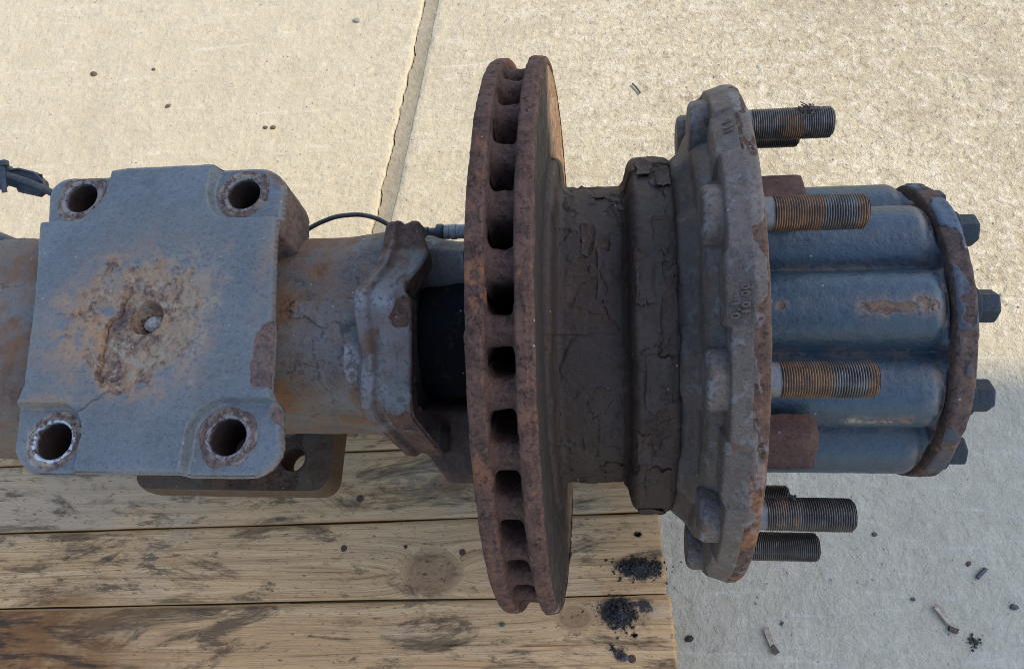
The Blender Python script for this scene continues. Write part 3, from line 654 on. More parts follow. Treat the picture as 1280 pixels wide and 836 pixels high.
# ---- lower clamp plate
def lower_plate():
    hp = -.090; x0, x1, y0, y1 = -.352, -.1610, -.1155, .10
    nx, ny = 200, 220
    ty = np.linspace(0, 1, ny); yy = y1+(y0-y1)*ty
    def ins(d, rc): d = np.clip(d, 0, rc); return rc-np.sqrt(np.maximum(rc*rc-(rc-d)**2, 0))
    xl = x0+ins(yy-y0, .014)+ins(y1-yy, .014); xr = x1-ins(yy-y0, .016)-ins(y1-yy, .016)
    X = xl[:, None]+(xr-xl)[:, None]*np.linspace(0, 1, nx); Y = yy[:, None].repeat(nx, 1)
    q = np.stack([X, Y, X*0+3], -1); z = (fbm(q, 40, 4, 51)-.5)*.002
    rust = .3*sst(.4, .6, fbm(q, 20, 3, 52)); dark = X*0
    f = sst(.0, .002, X+.262+(fbm(q, 120, 3, 53)-.5)*.01)*sst(-.185, -.20, X); rust = np.maximum(rust, .9*f); z -= .001*f
    holes = [(-.1990, -.0855, .0118), (-.34, -.0855, .0118)]
    P = np.stack([X, Y, hp+z], -1)
    # cut the holes: faces whose four corners lie inside are removed
    keepV = np.ones(X.shape, bool)
    for hx, hy, hr in holes:
        dx, dy = X-hx, Y-hy; d = np.hypot(dx, dy); snap = np.abs(d-hr) < .0007
        k = np.where(snap, hr/np.maximum(d, 1e-6), 1); P[..., 0] = np.where(snap, hx+dx*k, P[..., 0]); P[..., 1] = np.where(snap, hy+dy*k, P[..., 1])
        keepV &= ~(d < hr-.0007); rust = np.maximum(rust, sst(hr+.004, hr+.001, d)*.6)
    B = P.copy(); B[..., 2] = hp-.034
    bz = np.concatenate([P[0], P[1:, -1], P[-1, -2::-1], P[-2:0:-1, 0]])
    lv = np.linspace(0, .034, 16); SK = np.stack([bz-np.array([0, 0, l]) for l in lv], 1)
    c = np.array([(x0+x1)/2, (y0+y1)/2, 0]); dr = (SK-c)*[1, 1, 0]; dr /= np.linalg.norm(dr, axis=-1, keepdims=True); SK += dr*(.0022*np.sin(np.pi*lv/.034)[None, :, None]+((fbm(SK, 130, 3, 54)-.5)*.002*np.sin(np.pi*lv/.034)[None])[..., None])
    grids = [(P, False, False, {'rust': rust, 'stain': .5*sst(.4, .6, fbm(q, 30, 3, 55))}), (B, False, False, None), (SK, True, False, {'rust': .3+0*SK[..., 0], 'stain': .5+0*SK[..., 0]})]
    for hx, hy, hr in holes:
        t = np.linspace(0, 2*np.pi, 48, endpoint=False); zz = np.linspace(hp-.0005, hp-.034, 8)
        W_ = np.stack([hx+hr*np.cos(t)[:, None]+0*zz, hy+hr*np.sin(t)[:, None]+0*zz, zz[None]+0*t[:, None]], -1); grids.append((W_, True, False, {'rust': .7+0*W_[..., 0]}))
    me = mesh_grids('clamp_plate', grids, M['plate'], 50)
    import bmesh
    bm = bmesh.new(); bm.from_mesh(me); kv = np.concatenate([keepV.reshape(-1), keepV.reshape(-1)])
    bm.verts.ensure_lookup_table(); bmesh.ops.delete(bm, geom=[bm.verts[i] for i in np.nonzero(~kv)[0]], context='VERTS'); bm.to_mesh(me); bm.free()
    part('clamp_plate', me)
    V, F = bevel_box(.12, .12, .05, .01); part('clamp_spacer', mesh_polys('clamp_spacer', V, F, M['plate']), None, (-.256, -.005, OZ[2]-.08))
lower_plate()

# ---- brake caliper bracket
VU = lambda v, u: np.stack([v*math.cos(TAU)-u*math.sin(TAU), v*math.sin(TAU)+u*math.cos(TAU)], -1)
def bracket():
    # outline in the plane across the axle: v up in the picture, u towards the camera; then the left and right ends in x
    C = [(.088, .020, -.0755, -.050), (.0925, .040, -.0758, -.0500), (.0915, .052, -.0760, -.0495), (.084, .0585, -.0762, -.0475), (.074, .063, -.0765, -.0420), (.065, .068, -.0775, -.0385), (.0560, .074, -.0800, -.042), (.0475, .0815, -.0838, -.047),
         (.0400, .0890, -.0880, -.0515), (.034, .0935, -.0905, -.0500), (.028, .095, -.0907, -.0462), (.016, .095, -.0900, -.0456), (.000, .095, -.0868, -.0460), (-.016, .095, -.0852, -.0462), (-.034, .095, -.0858, -.0465), (-.050, .0945, -.0862, -.0465), (-.060, .092, -.0840, -.0455),
         (-.068, .086, -.0775, -.0420), (-.077, .078, -.0720, -.0370), (-.086, .068, -.0660, -.033), (-.094, .052, -.064, -.031), (-.094, .025, -.064, -.031)]
    O = resample(C, .0011); O = soften(O, 9); n = len(O)
    v, u, xl, xr = O.T
    # inward direction of the outline
    tv, tu = np.gradient(v), np.gradient(u); l = np.hypot(tv, tu); nv, nu = -tu/l, tv/l
    sgn = np.sign((nv*(-v)+nu*(.02-u)).sum()); nv, nu = nv*sgn, nu*sgn
    def at(xx, dep): vv, uu = v[:, None]+nv[:, None]*dep, u[:, None]+nu[:, None]*dep; YZ = VU(vv, uu); return np.stack([xx, YZ[..., 0], YZ[..., 1]], -1)
    # left side, lip, groove, face, right rounding
    prof = [(-.001, .030), (0, .010), (0, .0035), (.0008, .0010), (.003, .0), (.0055, .0002), (.0085, -.0008), (.0105, .0006), (.0125, .0028), (.015, .0022), (.019, .0008)]
    pr = resample(prof, .0008); pr = soften(pr, 2)
    t = np.linspace(0, 1, 26)
    xx = np.concatenate([xl[:, None]+pr[:, 0], (xl+.019)[:, None]+(xr-xl-.019-.0025)[:, None]*t[1:]], 1)
    dep = np.concatenate([pr[:, 1], np.interp(t[1:], [0, .2, 1], [.0008, 0, 0])]); dep = dep[None].repeat(n, 0)
    rd = np.array([(.0010, .0002), (.0020, .0010), (.0025, .0022)]); xx = np.concatenate([xx, (xr-.0025)[:, None]+rd[:, 0]], 1); dep = np.concatenate([dep, rd[:, 1][None].repeat(n, 0)], 1)
    P = at(xx, dep); q = P
    nrm = gnormal(P, False); c0 = P.mean((0, 1)); s = np.sign((nrm*(P-np.array([0, 0, 0]))[..., :]*[0, 1, 1]).sum(-1).mean()); nrm *= s
    f1 = sst(.53, .56, fbm(q, 45, 4, 61)+.10*sst(.018, .0, np.abs(P[..., 0]+.05))); hgt = (fbm(q, 60, 4, 62)-.5)*.0010-.0008*f1
    # flaked patch near the upper right corner and low down
    vv = v[:, None]+0*xx
    fp = np.maximum(np.exp(-(((xx+.052)/.008)**2+((vv-.018)/.011)**2)), np.exp(-(((xx+.052)/.014)**2+((vv+.062)/.009)**2))); fp = sst(.46, .52, fp+(fbm(q, 90, 4, 63)-.5)*1.3)
    hgt -= .0012*fp
    P = P+nrm*hgt[..., None]
    rust = np.maximum(.32*f1, .95*fp); rust = np.maximum(rust, .55*sst(.055, .075, vv)); rust = np.maximum(rust, .5*sst(-.06, -.075, vv))
    lip = np.exp(-((xx-xl[:, None]-.0085)/.002)**2)
    pale = np.maximum(.22*lip*sst(.4, .55, fbm(q, 40, 3, 660)), .40*np.exp(-((vv+.032)/.012)**2)*sst(.4, .55, fbm(q, 50, 3, 64))); pale = np.maximum(pale, .45*np.exp(-((vv-.028)/.008)**2)*(xx < -.06))
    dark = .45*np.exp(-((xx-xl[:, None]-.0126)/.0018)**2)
    g1 = (P, False, False, {'rust': rust, 'pale': pale, 'stain': .3*sst(.45, .6, fbm(q, 25, 3, 65)), 'dark': dark})
    # right-hand face with two bolt holes
    dd = np.concatenate([[.0022], np.linspace(.003, .0175, 16), np.linspace(.018, .021, 10)]); und = np.concatenate([np.zeros(17), np.linspace(.001, .024, 10)]); xx2 = xr[:, None]-und*sst(.075, .05, np.abs(v))[:, None]; dep2 = dd[None].repeat(n, 0)
    vv2 = v[:, None]+nv[:, None]*dep2; uu2 = u[:, None]+nu[:, None]*dep2
    hole = np.zeros_like(vv2)
    for hv in (.018, -.036):
        d = np.hypot(vv2-hv, uu2-.083); hole = np.maximum(hole, sst(.0062, .0050, d))
    hole2 = np.hypot(vv2-.075, uu2-.048); hole = np.maximum(hole, sst(.0055, .0045, hole2))
    xx2 = xx2-.016*hole+(fbm(np.stack([vv2, uu2, 0*vv2], -1), 80, 3, 66)-.5)*.0014
    xx2[:, 0] = P[:, -1, 0]
    P2 = at(xx2, dep2); P2[:, 0] = P[:, -1]
    g2 = (P2, False, False, {'rust': .95*sst(.085, .05, np.abs(vv2))+.1, 'dark': np.maximum(.85*hole, sst(.0165, .019, dep2))})  # deepest columns painted dark, the shade of the recess
    part('caliper_bracket', mesh_grids('caliper_bracket', [g1, g2], M['bracket'], 60))
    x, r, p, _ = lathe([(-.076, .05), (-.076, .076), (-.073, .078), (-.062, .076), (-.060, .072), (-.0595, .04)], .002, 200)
    part('bracket_web', mesh_grids('bracket_web', [(axpos(x, r, p), True, False, {'dark': 1+0*x})], M['spindle'], 40))  # fully dark: shade behind the bracket is in the colour
    # lower arm of the bracket, right against the disc
    A = [(-.050, -.030), (-.060, .030), (-.112, .026), (-.122, .012), (-.1225, -.020), (-.112, -.034)]
    A = np.array(A+[A[0]]); A = resample(A, .002)[:-1]
    for _ in range(4): A = (np.roll(A, 1, 0)+2*A+np.roll(A, -1, 0))/4
    xs = np.array([-.058, -.0575, -.056, -.052, -.045, -.03, -.018, -.006, -.0045, -.004]); k = np.array([0.01, .9, .97, 1, 1, 1, 1, .98, .9, .01])
    c = A.mean(0); G = c+(A[:, None]-c)*k[None, :, None]
    sl = np.clip((-.085-G[..., 0])/.04, 0, 1)
    Xa = xs[None]+.024*sl*(xs[None] < -.03)
    YZ = VU(G[..., 0], G[..., 1]); Pa = np.stack([Xa, YZ[..., 0], YZ[..., 1]], -1)
    Pa += (fbm(Pa, 60, 3, 68)-.5)[..., None]*.003
    part('bracket_arm', mesh_grids('bracket_arm', [(Pa, True, False, {'rust': .55+0*Xa, 'stain': .1+0*Xa, 'dark': .35+0*Xa})], M['bracket'], 50))
bracket()
# ---- spindle between bracket and disc
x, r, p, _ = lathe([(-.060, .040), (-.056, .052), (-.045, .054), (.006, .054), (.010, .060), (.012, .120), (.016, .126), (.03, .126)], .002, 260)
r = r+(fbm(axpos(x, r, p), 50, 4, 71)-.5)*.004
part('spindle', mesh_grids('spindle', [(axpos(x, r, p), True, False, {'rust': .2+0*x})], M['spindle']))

# ---- brake disc: two plates joined by vanes
XL, XLi, XRi, XR, RD = .0165, .0282, .0452, .0570, .2198
def rotor():
    disc = empty('brake_disc', OZ); disc.parent = axle
    disc.rotation_euler = Matrix.Rotation(R_(.7), 3, Vector((0, -math.sin(TAU), math.cos(TAU)))).to_euler()
    NV = 34
    # left plate
    def plate(prof, seed, mat, outer_x, at_fn, ds=.0008, nphi=1250):
        x, r, p, _ = lathe(prof, ds, nphi, soft=1)
        q2 = np.stack([p*.21, x, x*0], -1)
        P0 = axpos(x, r, p)
        rim = sst(.198, .2075, r)
        h, cr, on = flakes(q2, seed, (.055, .010), .0006, .25, .02, .0007)
        # the flakes on the faces are not wanted
        rough = (fbm(P0, 75, 4, seed+3)-.5)*.0014+(fbm(P0, 300, 3, seed+4)-.5)*.0008
        N = outward(P0, gnormal(P0)); N[..., 0] *= .6
        P = P0+N*((h*.9*rim+rough*(.25+.75*rim)))[..., None]
        a = at_fn(x, r, p, P0, cr*rim, on)
        return mesh_grids('rotor_plate', [(P, True, False, a)], mat, 45)
    def at_l(x, r, p, P, cr, on):
        ph = np.degrees(np.angle(np.exp(1j*p)))
        st = .85*np.exp(-(((ph+7)/4)**2))*sst(.5, .62, fbm(P, 130, 3, 90))+.35*sst(.58, .72, fbm(P, 60, 4, 91)); st = np.maximum(st, .30*sst(35, 60, ph)*sst(.45, .65, fbm(P, 70, 3, 93)))
        return {'rust': .3+.5*sst(.35, .55, fbm(P, 22, 3, 92)), 'stain': np.clip(st, 0, 1), 'dark': cr*.4, 'pale': 0*x}
    def at_r(x, r, p, P, cr, on):
        return {'rust': .35+.5*sst(.35, .6, fbm(P, 20, 3, 95)), 'stain': .15*sst(.55, .7, fbm(P, 40, 4, 96)), 'dark': cr*.4, 'pale': .9*np.exp(-(((np.degrees(np.angle(np.exp(1j*p)))-66)/4)**2))*sst(.55, .62, fbm(P, 130, 3, 97))}
    lp = part('inboard_plate', plate([(XLi-.003, .10), (XLi-.002, .19), (XLi, .209), (XLi-.0002, .2175), (XLi-.0008, RD-.0006), (XLi-.0018, RD), (XL+.0022, RD-.0002), (XL+.0006, RD-.0016), (XL, RD-.006), (XL+.001, .19), (XL, .12)], 201, M['disc'], XL, at_l), disc)
    rp = part('outboard_plate', plate([(XRi+.003, .10), (XRi+.002, .19), (XRi, .209), (XRi+.0002, .2175), (XRi+.0008, RD-.0004), (XRi+.0018, RD+.0003), (XR-.0050, RD), (XR-.0042, RD-.0007), (XR-.0012, RD-.0012), (XR, RD-.004), (XR-.0006, .2140)], 231, M['disc'], XR, at_r), disc)
    # worn friction face, brushed in rings
    x, r, p, _ = lathe([(XR-.0006, .2142), (XR-.0010, .2125), (XR-.0016, .205), (XR-.0020, .18), (XR-.0016, .15), (XR-.0012, .128)], .0012, 900)
    P = axpos(x, r, p); P[..., 0] += (fbm(np.stack([r*9, p*.4, 0*p], -1), 90, 4, 99)-.5)*.0007
    part('friction_face', mesh_grids('friction_face', [(P, True, False, {'rust': .15+.4*sst(.4, .6, fbm(np.stack([r*6, p*.6, 0*p], -1), 30, 3, 98)), 'dark': np.maximum(.9*sst(.148, .143, r), .9*sst(-76, -62, np.degrees(np.angle(np.exp(1j*p)))+9*fbm(P, 60, 3, 991))*sst(130, 100, np.degrees(np.angle(np.exp(1j*p))))*sst(.2165, .2115, r+.004*(fbm(P, 90, 3, 992)-.5)))})], M['face']), disc)  # camera-side sector darkened: grease tone with shade painted in
    # vanes: cast webs that flare into both plates
    vm = []
    for s in range(4):
        ks = np.linspace(-1.12, 1.12, 24)                      # across, plate to plate
        t = np.concatenate([np.linspace(0, .55, 8), np.linspace(.6, 1.4, 18), np.linspace(1.45, 2, 8)])
        xc = (XLi+XRi)/2; hw = (XRi-XLi)/2
        P = np.zeros((len(ks), len(t), 3))
        for i, k in enumerate(ks):
            kk = min(1, abs(k)); fl = 1-math.sqrt(max(0, 1-max(0, kk-.45)**2/.3025)) if kk > .45 else 0
            half = .0092+.0060*fl; top = .2122+.0058*fl
            for j, tt in enumerate(t):
                # section: up one flank, over a rounded head, down the other
                if tt < .6: rr = .12+(top-.008-.12)*(tt/.6); w_ = -half
                elif tt > 1.4: rr = .12+(top-.008-.12)*((2-tt)/.6); w_ = half
                else:
                    a = (tt-1)/.4; w_ = half*math.copysign(abs(math.sin(a*math.pi/2))**.8, a); rr = top-.008+.008*math.cos(a*math.pi/2)**.7
                P[i, j] = (xc+hw*k, -w_, rr)
        P += ((fbm(P+s*1.7, 110, 4, 300+s)-.5)*.0036)[..., None]*np.array([0, 1, 1])
        vm.append(mesh_grids('vane', [(P, False, False, {'rust': .5+.4*sst(.35, .6, fbm(P+s, 70, 3, 310)), 'dark': .35*sst(.203, .18, P[..., 2]), 'pale': 0*P[..., 0]})], M['disc'], 60))
    for k in range(NV):
        ph = R_(-1.0+k*360/NV+RNG.uniform(-.5, .5)); part('vane', vm[k % 4], disc, (RNG.uniform(-.0006, .0006), 0, RNG.uniform(-.001, .0012)), (TAU+ph, 0, 0))
rotor()

# ---- hub drum with peeling black scale
HUBP = [(.050, .1435), (.0580, .1428), (.0592, .1408), (.0600, .1260), (.0622, .1208), (.0665, .1195), (.1075, .1190), (.1115, .1245), (.1140, .1360), (.1165, .1398), (.1200, .1405), (.1400, .1402), (.1425, .1390), (.1432, .1300), (.1430, .12)]
def hub():
    x, r, p, _ = lathe(HUBP, .0010, 880, soft=3)
    P0 = axpos(x, r, p); q2 = np.stack([p*.13, x, x*0], -1)
    drum = sst(.066, .07, x)*sst(.112, .107, x); ringz = sst(.116, .119, x)
    h1, c1, o1 = flakes(q2, 401, (.060, .026), .0007, .22, .022, .0006)
    h2, c2, o2 = flakes(q2+[.7, 0, 0], 431, (.038, .026), .0010, .18, .028, .0010)
    h = h1*(.5+.5*drum)*(1-ringz)+h2*ringz; cr = c1*(1-ringz)+c2*ringz
    big = sst(.5, .515, fbm(q2*[1, 1.4, 1], 20, 4, 441)); h = h+big*.0012
    h += (fbm(P0, 60, 4, 451)-.5)*.0013+(fbm(P0, 320, 3, 452)-.5)*.0006
    N = outward(P0, gnormal(P0)); P = P0+N*h[..., None]
    part('hub_drum', mesh_grids('hub_drum', [(P, True, False, {'rust': .1+.5*sst(.4, .6, fbm(P0, 24, 3, 461))*(1-big*.6), 'dark': cr*.3, 'pale': .0*x})], M['hub'], 45))
hub()
# loose scales standing off the drum
def hub_r(xx): pr = np.array(HUBP[4:13]); return np.interp(xx, pr[:, 0], pr[:, 1])
def scale_flake(x0, ph0, lx, lp, seed, lift=.0012, thick=.0009, curl=.002, mat='hub'):
    rr = random.Random(seed); n = 40; k = np.linspace(0, 1, 9)
    a = np.linspace(0, 2*np.pi, n, endpoint=False)
    rad = (np.maximum(np.abs(np.cos(a)), np.abs(np.sin(a))))**-.8*(.80+.5*(fbm(np.stack([np.cos(a)*1.3, np.sin(a)*1.3, a*0+seed], -1), 2.0, 3, seed)-.5))
    X = x0+lx*rad[:, None]*np.cos(a)[:, None]*k; S_ = lp*rad[:, None]*np.sin(a)[:, None]*k
    ph = R_(ph0)+S_/.14; X = np.clip(X, .0700, .1440)
    base = hub_r(X)+lift+curl*k[None]**3*(.2+1.0*vnoise(np.stack([np.cos(a), np.sin(a), a*0+seed*.7], -1)*1.2, seed)[:, None])
    base += (fbm(np.stack([X, S_, X*0+seed], -1), 160, 3, seed)-.5)*.0010
    top = axpos(X, base, ph); bot = axpos(X, base-thick, ph)
    G = np.concatenate([top, bot[:, ::-1]], 1)
    me = mesh_grids('rust_scale', [(G, True, False, {'rust': .1+.3*(fbm(G, 50, 3, seed) > .55)})], M[mat], 40)
    return part('rust_scale', me)
for i, a in enumerate([(.130, 13, .0105, .024, .0014), (.122, -16, .008, .024, .0012), (.133, -28, .007, .018, .0014), (.137, -52, .006, .016, .0018), (.124, -60, .007, .02, .0014), (.131, 48, .011, .024, .0018), (.121, 34, .006, .018, .0012), (.128, 72, .012, .016, .0022), (.136, 88, .008, .016, .0028),
                       (.096, 24, .011, .022, .0010), (.085, 35, .007, .026, .0010), (.098, -20, .010, .03, .0009), (.084, -34, .006, .02, .0011), (.088, -64, .010, .02, .0010), (.101, 58, .009, .022, .0010), (.137, -4, .006, .022, .0013)]):
    scale_flake(a[0], a[1], a[2], a[3], 500+i, a[4])

# ---- wheel flange
PH0 = R_(9.73)
def flange():
    nphi = 1400; ph = np.linspace(0, 2*np.pi, nphi, endpoint=False)
    dph = (np.degrees(ph)-9.73+18) % 36-18
    q1 = np.stack([np.cos(ph)*3, np.sin(ph)*3, ph*0], -1)
    dj = np.abs(dph+(fbm(q1, 1.3, 2, 601)-.5)*2.2)
    pad = sst(11.2, 10.4, dj)[:, None]; lob = sst(12, 4, np.abs(dph))[:, None]
    A = np.array([(.1914, .110), (.1914, .1895), (.1905, .1922), (.1885, .1932), (.1818, .1932), (.1802, .1915), (.1668, .1842), (.1660, .1800), (.1655, .1650), (.1600, .1605), (.1570, .1545), (.1558, .1450), (.1500, .1375), (.1440, .1325), (.1400, .1290), (.1380, .118)])
    B = np.array([(.1914, .110), (.1914, .1895), (.1905, .1922), (.1885, .1932), (.1818, .1932), (.1805, .1925), (.1690, .1892), (.1684, .1860), (.1682, .1650), (.1600, .1605), (.1570, .1550), (.1560, .1520), (.1510, .1470), (.1450, .1420), (.1410, .1330), (.1380, .118)])
    idx = np.concatenate([[0], np.cumsum(np.hypot(*np.diff((A+B)/2, axis=0).T))]); s = np.linspace(0, idx[-1], int(idx[-1]/.0010))
    ia = np.stack([np.interp(s, idx, A[:, k]) for k in (0, 1)], -1); ib = np.stack([np.interp(s, idx, B[:, k]) for k in (0, 1)], -1)
    wgt = np.where(s[None] < idx[9]+.001, pad, lob)
    X = ia[None, :, 0]*(1-wgt)+ib[None, :, 0]*wgt; Rr = ia[None, :, 1]*(1-wgt)+ib[None, :, 1]*wgt
    X = soften(X, 1, 1); Rr = soften(Rr, 1, 1)
    p = ph[:, None]+0*X
    P0 = axpos(X, Rr, p); q2 = np.stack([p*.19, X, X*0], -1)
    rim = sst(.1795, .182, X)*sst(.188, .1925, Rr)
    phd = np.degrees(np.angle(np.exp(1j*p)))
    fl = sst(.50, .515, fbm(q2*[1, 2.2, 1], 34, 4, 611)-.05*sst(10, -15, phd)+.06*sst(.186, .191, X)+.25*np.exp(-((phd-40)/16)**2)-.06*np.exp(-((phd+60)/18)**2))*rim
    h = (fbm(P0, 70, 4, 612)-.5)*.0009+(fbm(P0, 350, 3, 613)-.5)*.0005-.0009*fl
    N = outward(P0, gnormal(P0)); P = P0+N*h[..., None]
    rust = .95*fl; rust = np.maximum(rust, .3*sst(.66, .72, fbm(P0, 60, 3, 614))*(X < .182)); rust = np.maximum(rust, .12*rim)
    stain = np.clip(.9*fl*sst(.45, .6, fbm(P0, 50, 3, 615))*sst(5, 40, phd), 0, 1)
    pale = np.maximum(.5*rim*sst(0, -60, phd)*sst(.42, .6, fbm(q2, 30, 3, 616))*(1-fl), .35*sst(.62, .7, fbm(P0, 130, 2, 617)))
    dark = .35*sst(.160, .150, X)
    return part('wheel_flange', mesh_grids('wheel_flange', [(P, True, False, {'rust': rust, 'stain': stain, 'pale': pale, 'dark': dark})], M['flange'], 50))
flange_o = flange()
# cast lettering, hardly raised, on the slope between two studs
def lettering(text, x0, ph0, size, seed):
    cu = bpy.data.curves.new('lettering', 'FONT'); cu.body = text; cu.size = size; cu.extrude = .0011; cu.bevel_depth = .00045; cu.bevel_resolution = 1; cu.align_x = 'CENTER'; cu.space_character = 1.25
    o = bpy.data.objects.new('t', cu); COL.objects.link(o); bpy.context.view_layer.update()
    me = bpy.data.meshes.new_from_object(o.evaluated_get(bpy.context.evaluated_depsgraph_get())); bpy.data.objects.remove(o)
    v = np.zeros(len(me.vertices)*3, np.float32); me.vertices.foreach_get('co', v); v = v.reshape(-1, 3)
    # text runs up the picture: along -phi; its height along x
    xx = x0-v[:, 1]; ph = R_(ph0)-v[:, 0]/.187; rr = .1842+(xx-.1668)*(.0073/.0134)+v[:, 2]+.0001
    P = axpos(xx, rr, ph); me.vertices.foreach_set('co', P.astype(np.float32).reshape(-1)); me.update(); me.materials.clear(); me.materials.append(M['flange'])
    part('cast_lettering', me, flange_o)
lettering('0.1', .1735, -4.2, .0072, 1); lettering('10 00', .1788, -6.0, .0062, 2); lettering('10 0', .1780, -45, .007, 3)

# ---- wheel studs
def stud_mesh(kind, seed):
    n = 56; x0, x1 = -.002, .0641; ds = .00030
    xs = np.arange(x0, x1, ds); t = np.linspace(0, 2*np.pi, n, endpoint=False)
    X = xs[None].repeat(n, 0); T = t[:, None].repeat(len(xs), 1)
    ph = ((X/.0015)-T/(2*np.pi)) % 1
    thr = sst(.0075, .0085, X); tri = np.abs(ph*2-1)
    r = .01105-.00095*thr*(1-sst(.08, .75, tri))-.0003*(1-thr)
    r -= .0022*np.clip((X-(x1-.0024))/.0024, 0, 1)**1.6
    q = np.stack([X, r*np.cos(T), r*np.sin(T)], -1)
    r = r+(fbm(q, 300, 3, seed)-.5)*.0005
    rust = X*0+.1; dark = X*0; pale = .5*sst(.0078, .0068, X)
    if kind == 'band':
        rust = .95*sst(.008, .011, X)*sst(.038, .0365, X+(fbm(q, 90, 2, seed+2)-.5)*.003)+.75*sst(.056, .060, X+(fbm(q, 120, 2, seed+3)-.5)*.006)+.15
    if kind == 'dull': rust = .30*sst(.008, .012, X)*sst(.032, .026, X)+.18; dark = .45*sst(.026, .032, X)
    if kind == 'grimy': rust = .15+0*X; dark = .35+.25*sst(.02, .05, X)
    if kind == 'plain': rust = .3*sst(.02, .03, X)*sst(.05, .04, X)+.25; dark = .0*X
    dark = np.maximum(dark, .45*thr*sst(.45, .9, 1-tri))
    G = np.stack([X, r*np.cos(T), r*np.sin(T)], -1)
    endx = np.array([x1+.0002, x1+.0001, x1-.0004]); er = np.array([.0088, .0070, .0002])
    E_ = np.stack([endx[None]+0*t[:, None], er*np.cos(t)[:, None], er*np.sin(t)[:, None]], -1)
    return mesh_grids('wheel_stud', [(np.concatenate([G, E_], 1), True, False, {k: np.concatenate([v, v[:, -1:].repeat(3, 1)], 1) for k, v in (('rust', rust), ('dark', dark), ('pale', pale))})], M['stud'], 70)
SM = {k: stud_mesh(k, 700+i) for i, k in enumerate(('band', 'dull', 'grimy', 'plain'))}
def head_mesh(seed):
    n = 72; t = np.linspace(0, 2*np.pi, n, endpoint=False)
    prof = np.array([(.001, .0193), (-.0085, .0193), (-.0105, .0186), (-.0121, .0170), (-.0128, .0140), (-.0128, .006), (-.0128, .0001)]); pr = resample(prof, .0012); pr = soften(pr, 1)
    # one side sheared flat, as on a headed wheel bolt
    flat = .0182/np.maximum(np.cos(t), 1e-3); lim = np.where(np.cos(t) > .3, flat, 9)
    r = np.minimum(pr[:, 1][None]+0*t[:, None], lim[:, None]*pr[:, 1][None]/.0193)
    P = np.stack([pr[:, 0][None]+0*t[:, None], r*np.sin(t)[:, None], r*np.cos(t)[:, None]], -1)
    P += (fbm(P+seed, 130, 3, seed)-.5)[..., None]*.0008*np.array([.4, 1, 1])
    rust = .05+.5*sst(.64, .72, fbm(P+seed, 120, 3, seed+1))
    return mesh_grids('stud_head', [(P, True, False, {'rust': rust, 'pale': .55*sst(-.0085, -.0115, P[..., 0])*sst(.3, .5, fbm(P+seed, 100, 2, seed+2))+.22*sst(.016, .0185, np.hypot(P[..., 1], P[..., 2]))})], M['flange'], 60)
HM = [head_mesh(730+i) for i in range(3)]
kinds = {-2: 'plain', -1: 'band', 0: 'band', 1: 'dull', 2: 'grimy', -3: 'grimy', 3: 'grimy', 4: 'dull', 5: 'plain', 6: 'dull'}
for k in range(-3, 7):
    a = TAU+PH0+k*R_(36); c, s = math.cos(a), math.sin(a)
    st = part('wheel_stud', SM[kinds[k]], None, (.1914, -.1675*s, OZ[2]+.1675*c), (a, 0, 0))
    part('stud_head', HM[k % 3], st, (.1682-.1914, 0, 0))
# ---- two locating lugs on the flange
def lug(ph, x1, rm, tang, radial, seed):
    V, F = bevel_box(x1-.185, tang, radial, .0035, 0, seed)
    import bmesh
    me = mesh_polys('locating_lug', V, F, M['lug'], True, 50)
    bm = bmesh.new(); bm.from_mesh(me); bmesh.ops.subdivide_edges(bm, edges=bm.edges[:], cuts=6, use_grid_fill=True)
    co = np.array([v.co for v in bm.verts]); d = (fbm(co+seed, 130, 4, seed)-.5)*.0016
    for v, dd in zip(bm.verts, d): v.co += v.normal*dd
    bm.to_mesh(me); bm.free(); me.polygons.foreach_set('use_smooth', np.ones(len(me.polygons), bool))
    a = TAU+R_(ph); part('locating_lug', me, None, ((x1+.185)/2, -rm*math.sin(a), OZ[2]+rm*math.cos(a)), (a, 0, 0))
lug(33.5, .2335, .132, .033, .022, 5); lug(-45.0, .2325, .131, .033, .020, 6); lug(177.5, .2335, .132, .033, .022, 8); lug(-118.5, .2335, .132, .033, .022, 9)
# two painted screw heads showing between flange and cover
for ph in (-10.5, 3.0):
    t = np.linspace(0, 2*np.pi, 20, endpoint=False); pr = [(0, .009), (.0045, .009), (.006, .0078), (.0062, .001)]
    P = np.array([[(px, r*math.cos(a), r*math.sin(a)) for a in t] for px, r in pr]); a = TAU+R_(ph)
    part('cover_screw', mesh_grids('cover_screw', [(P, False, True, None)], M['cover']), None, (.1916, -.150*math.sin(a), OZ[2]+.150*math.cos(a)), (a, 0, 0))

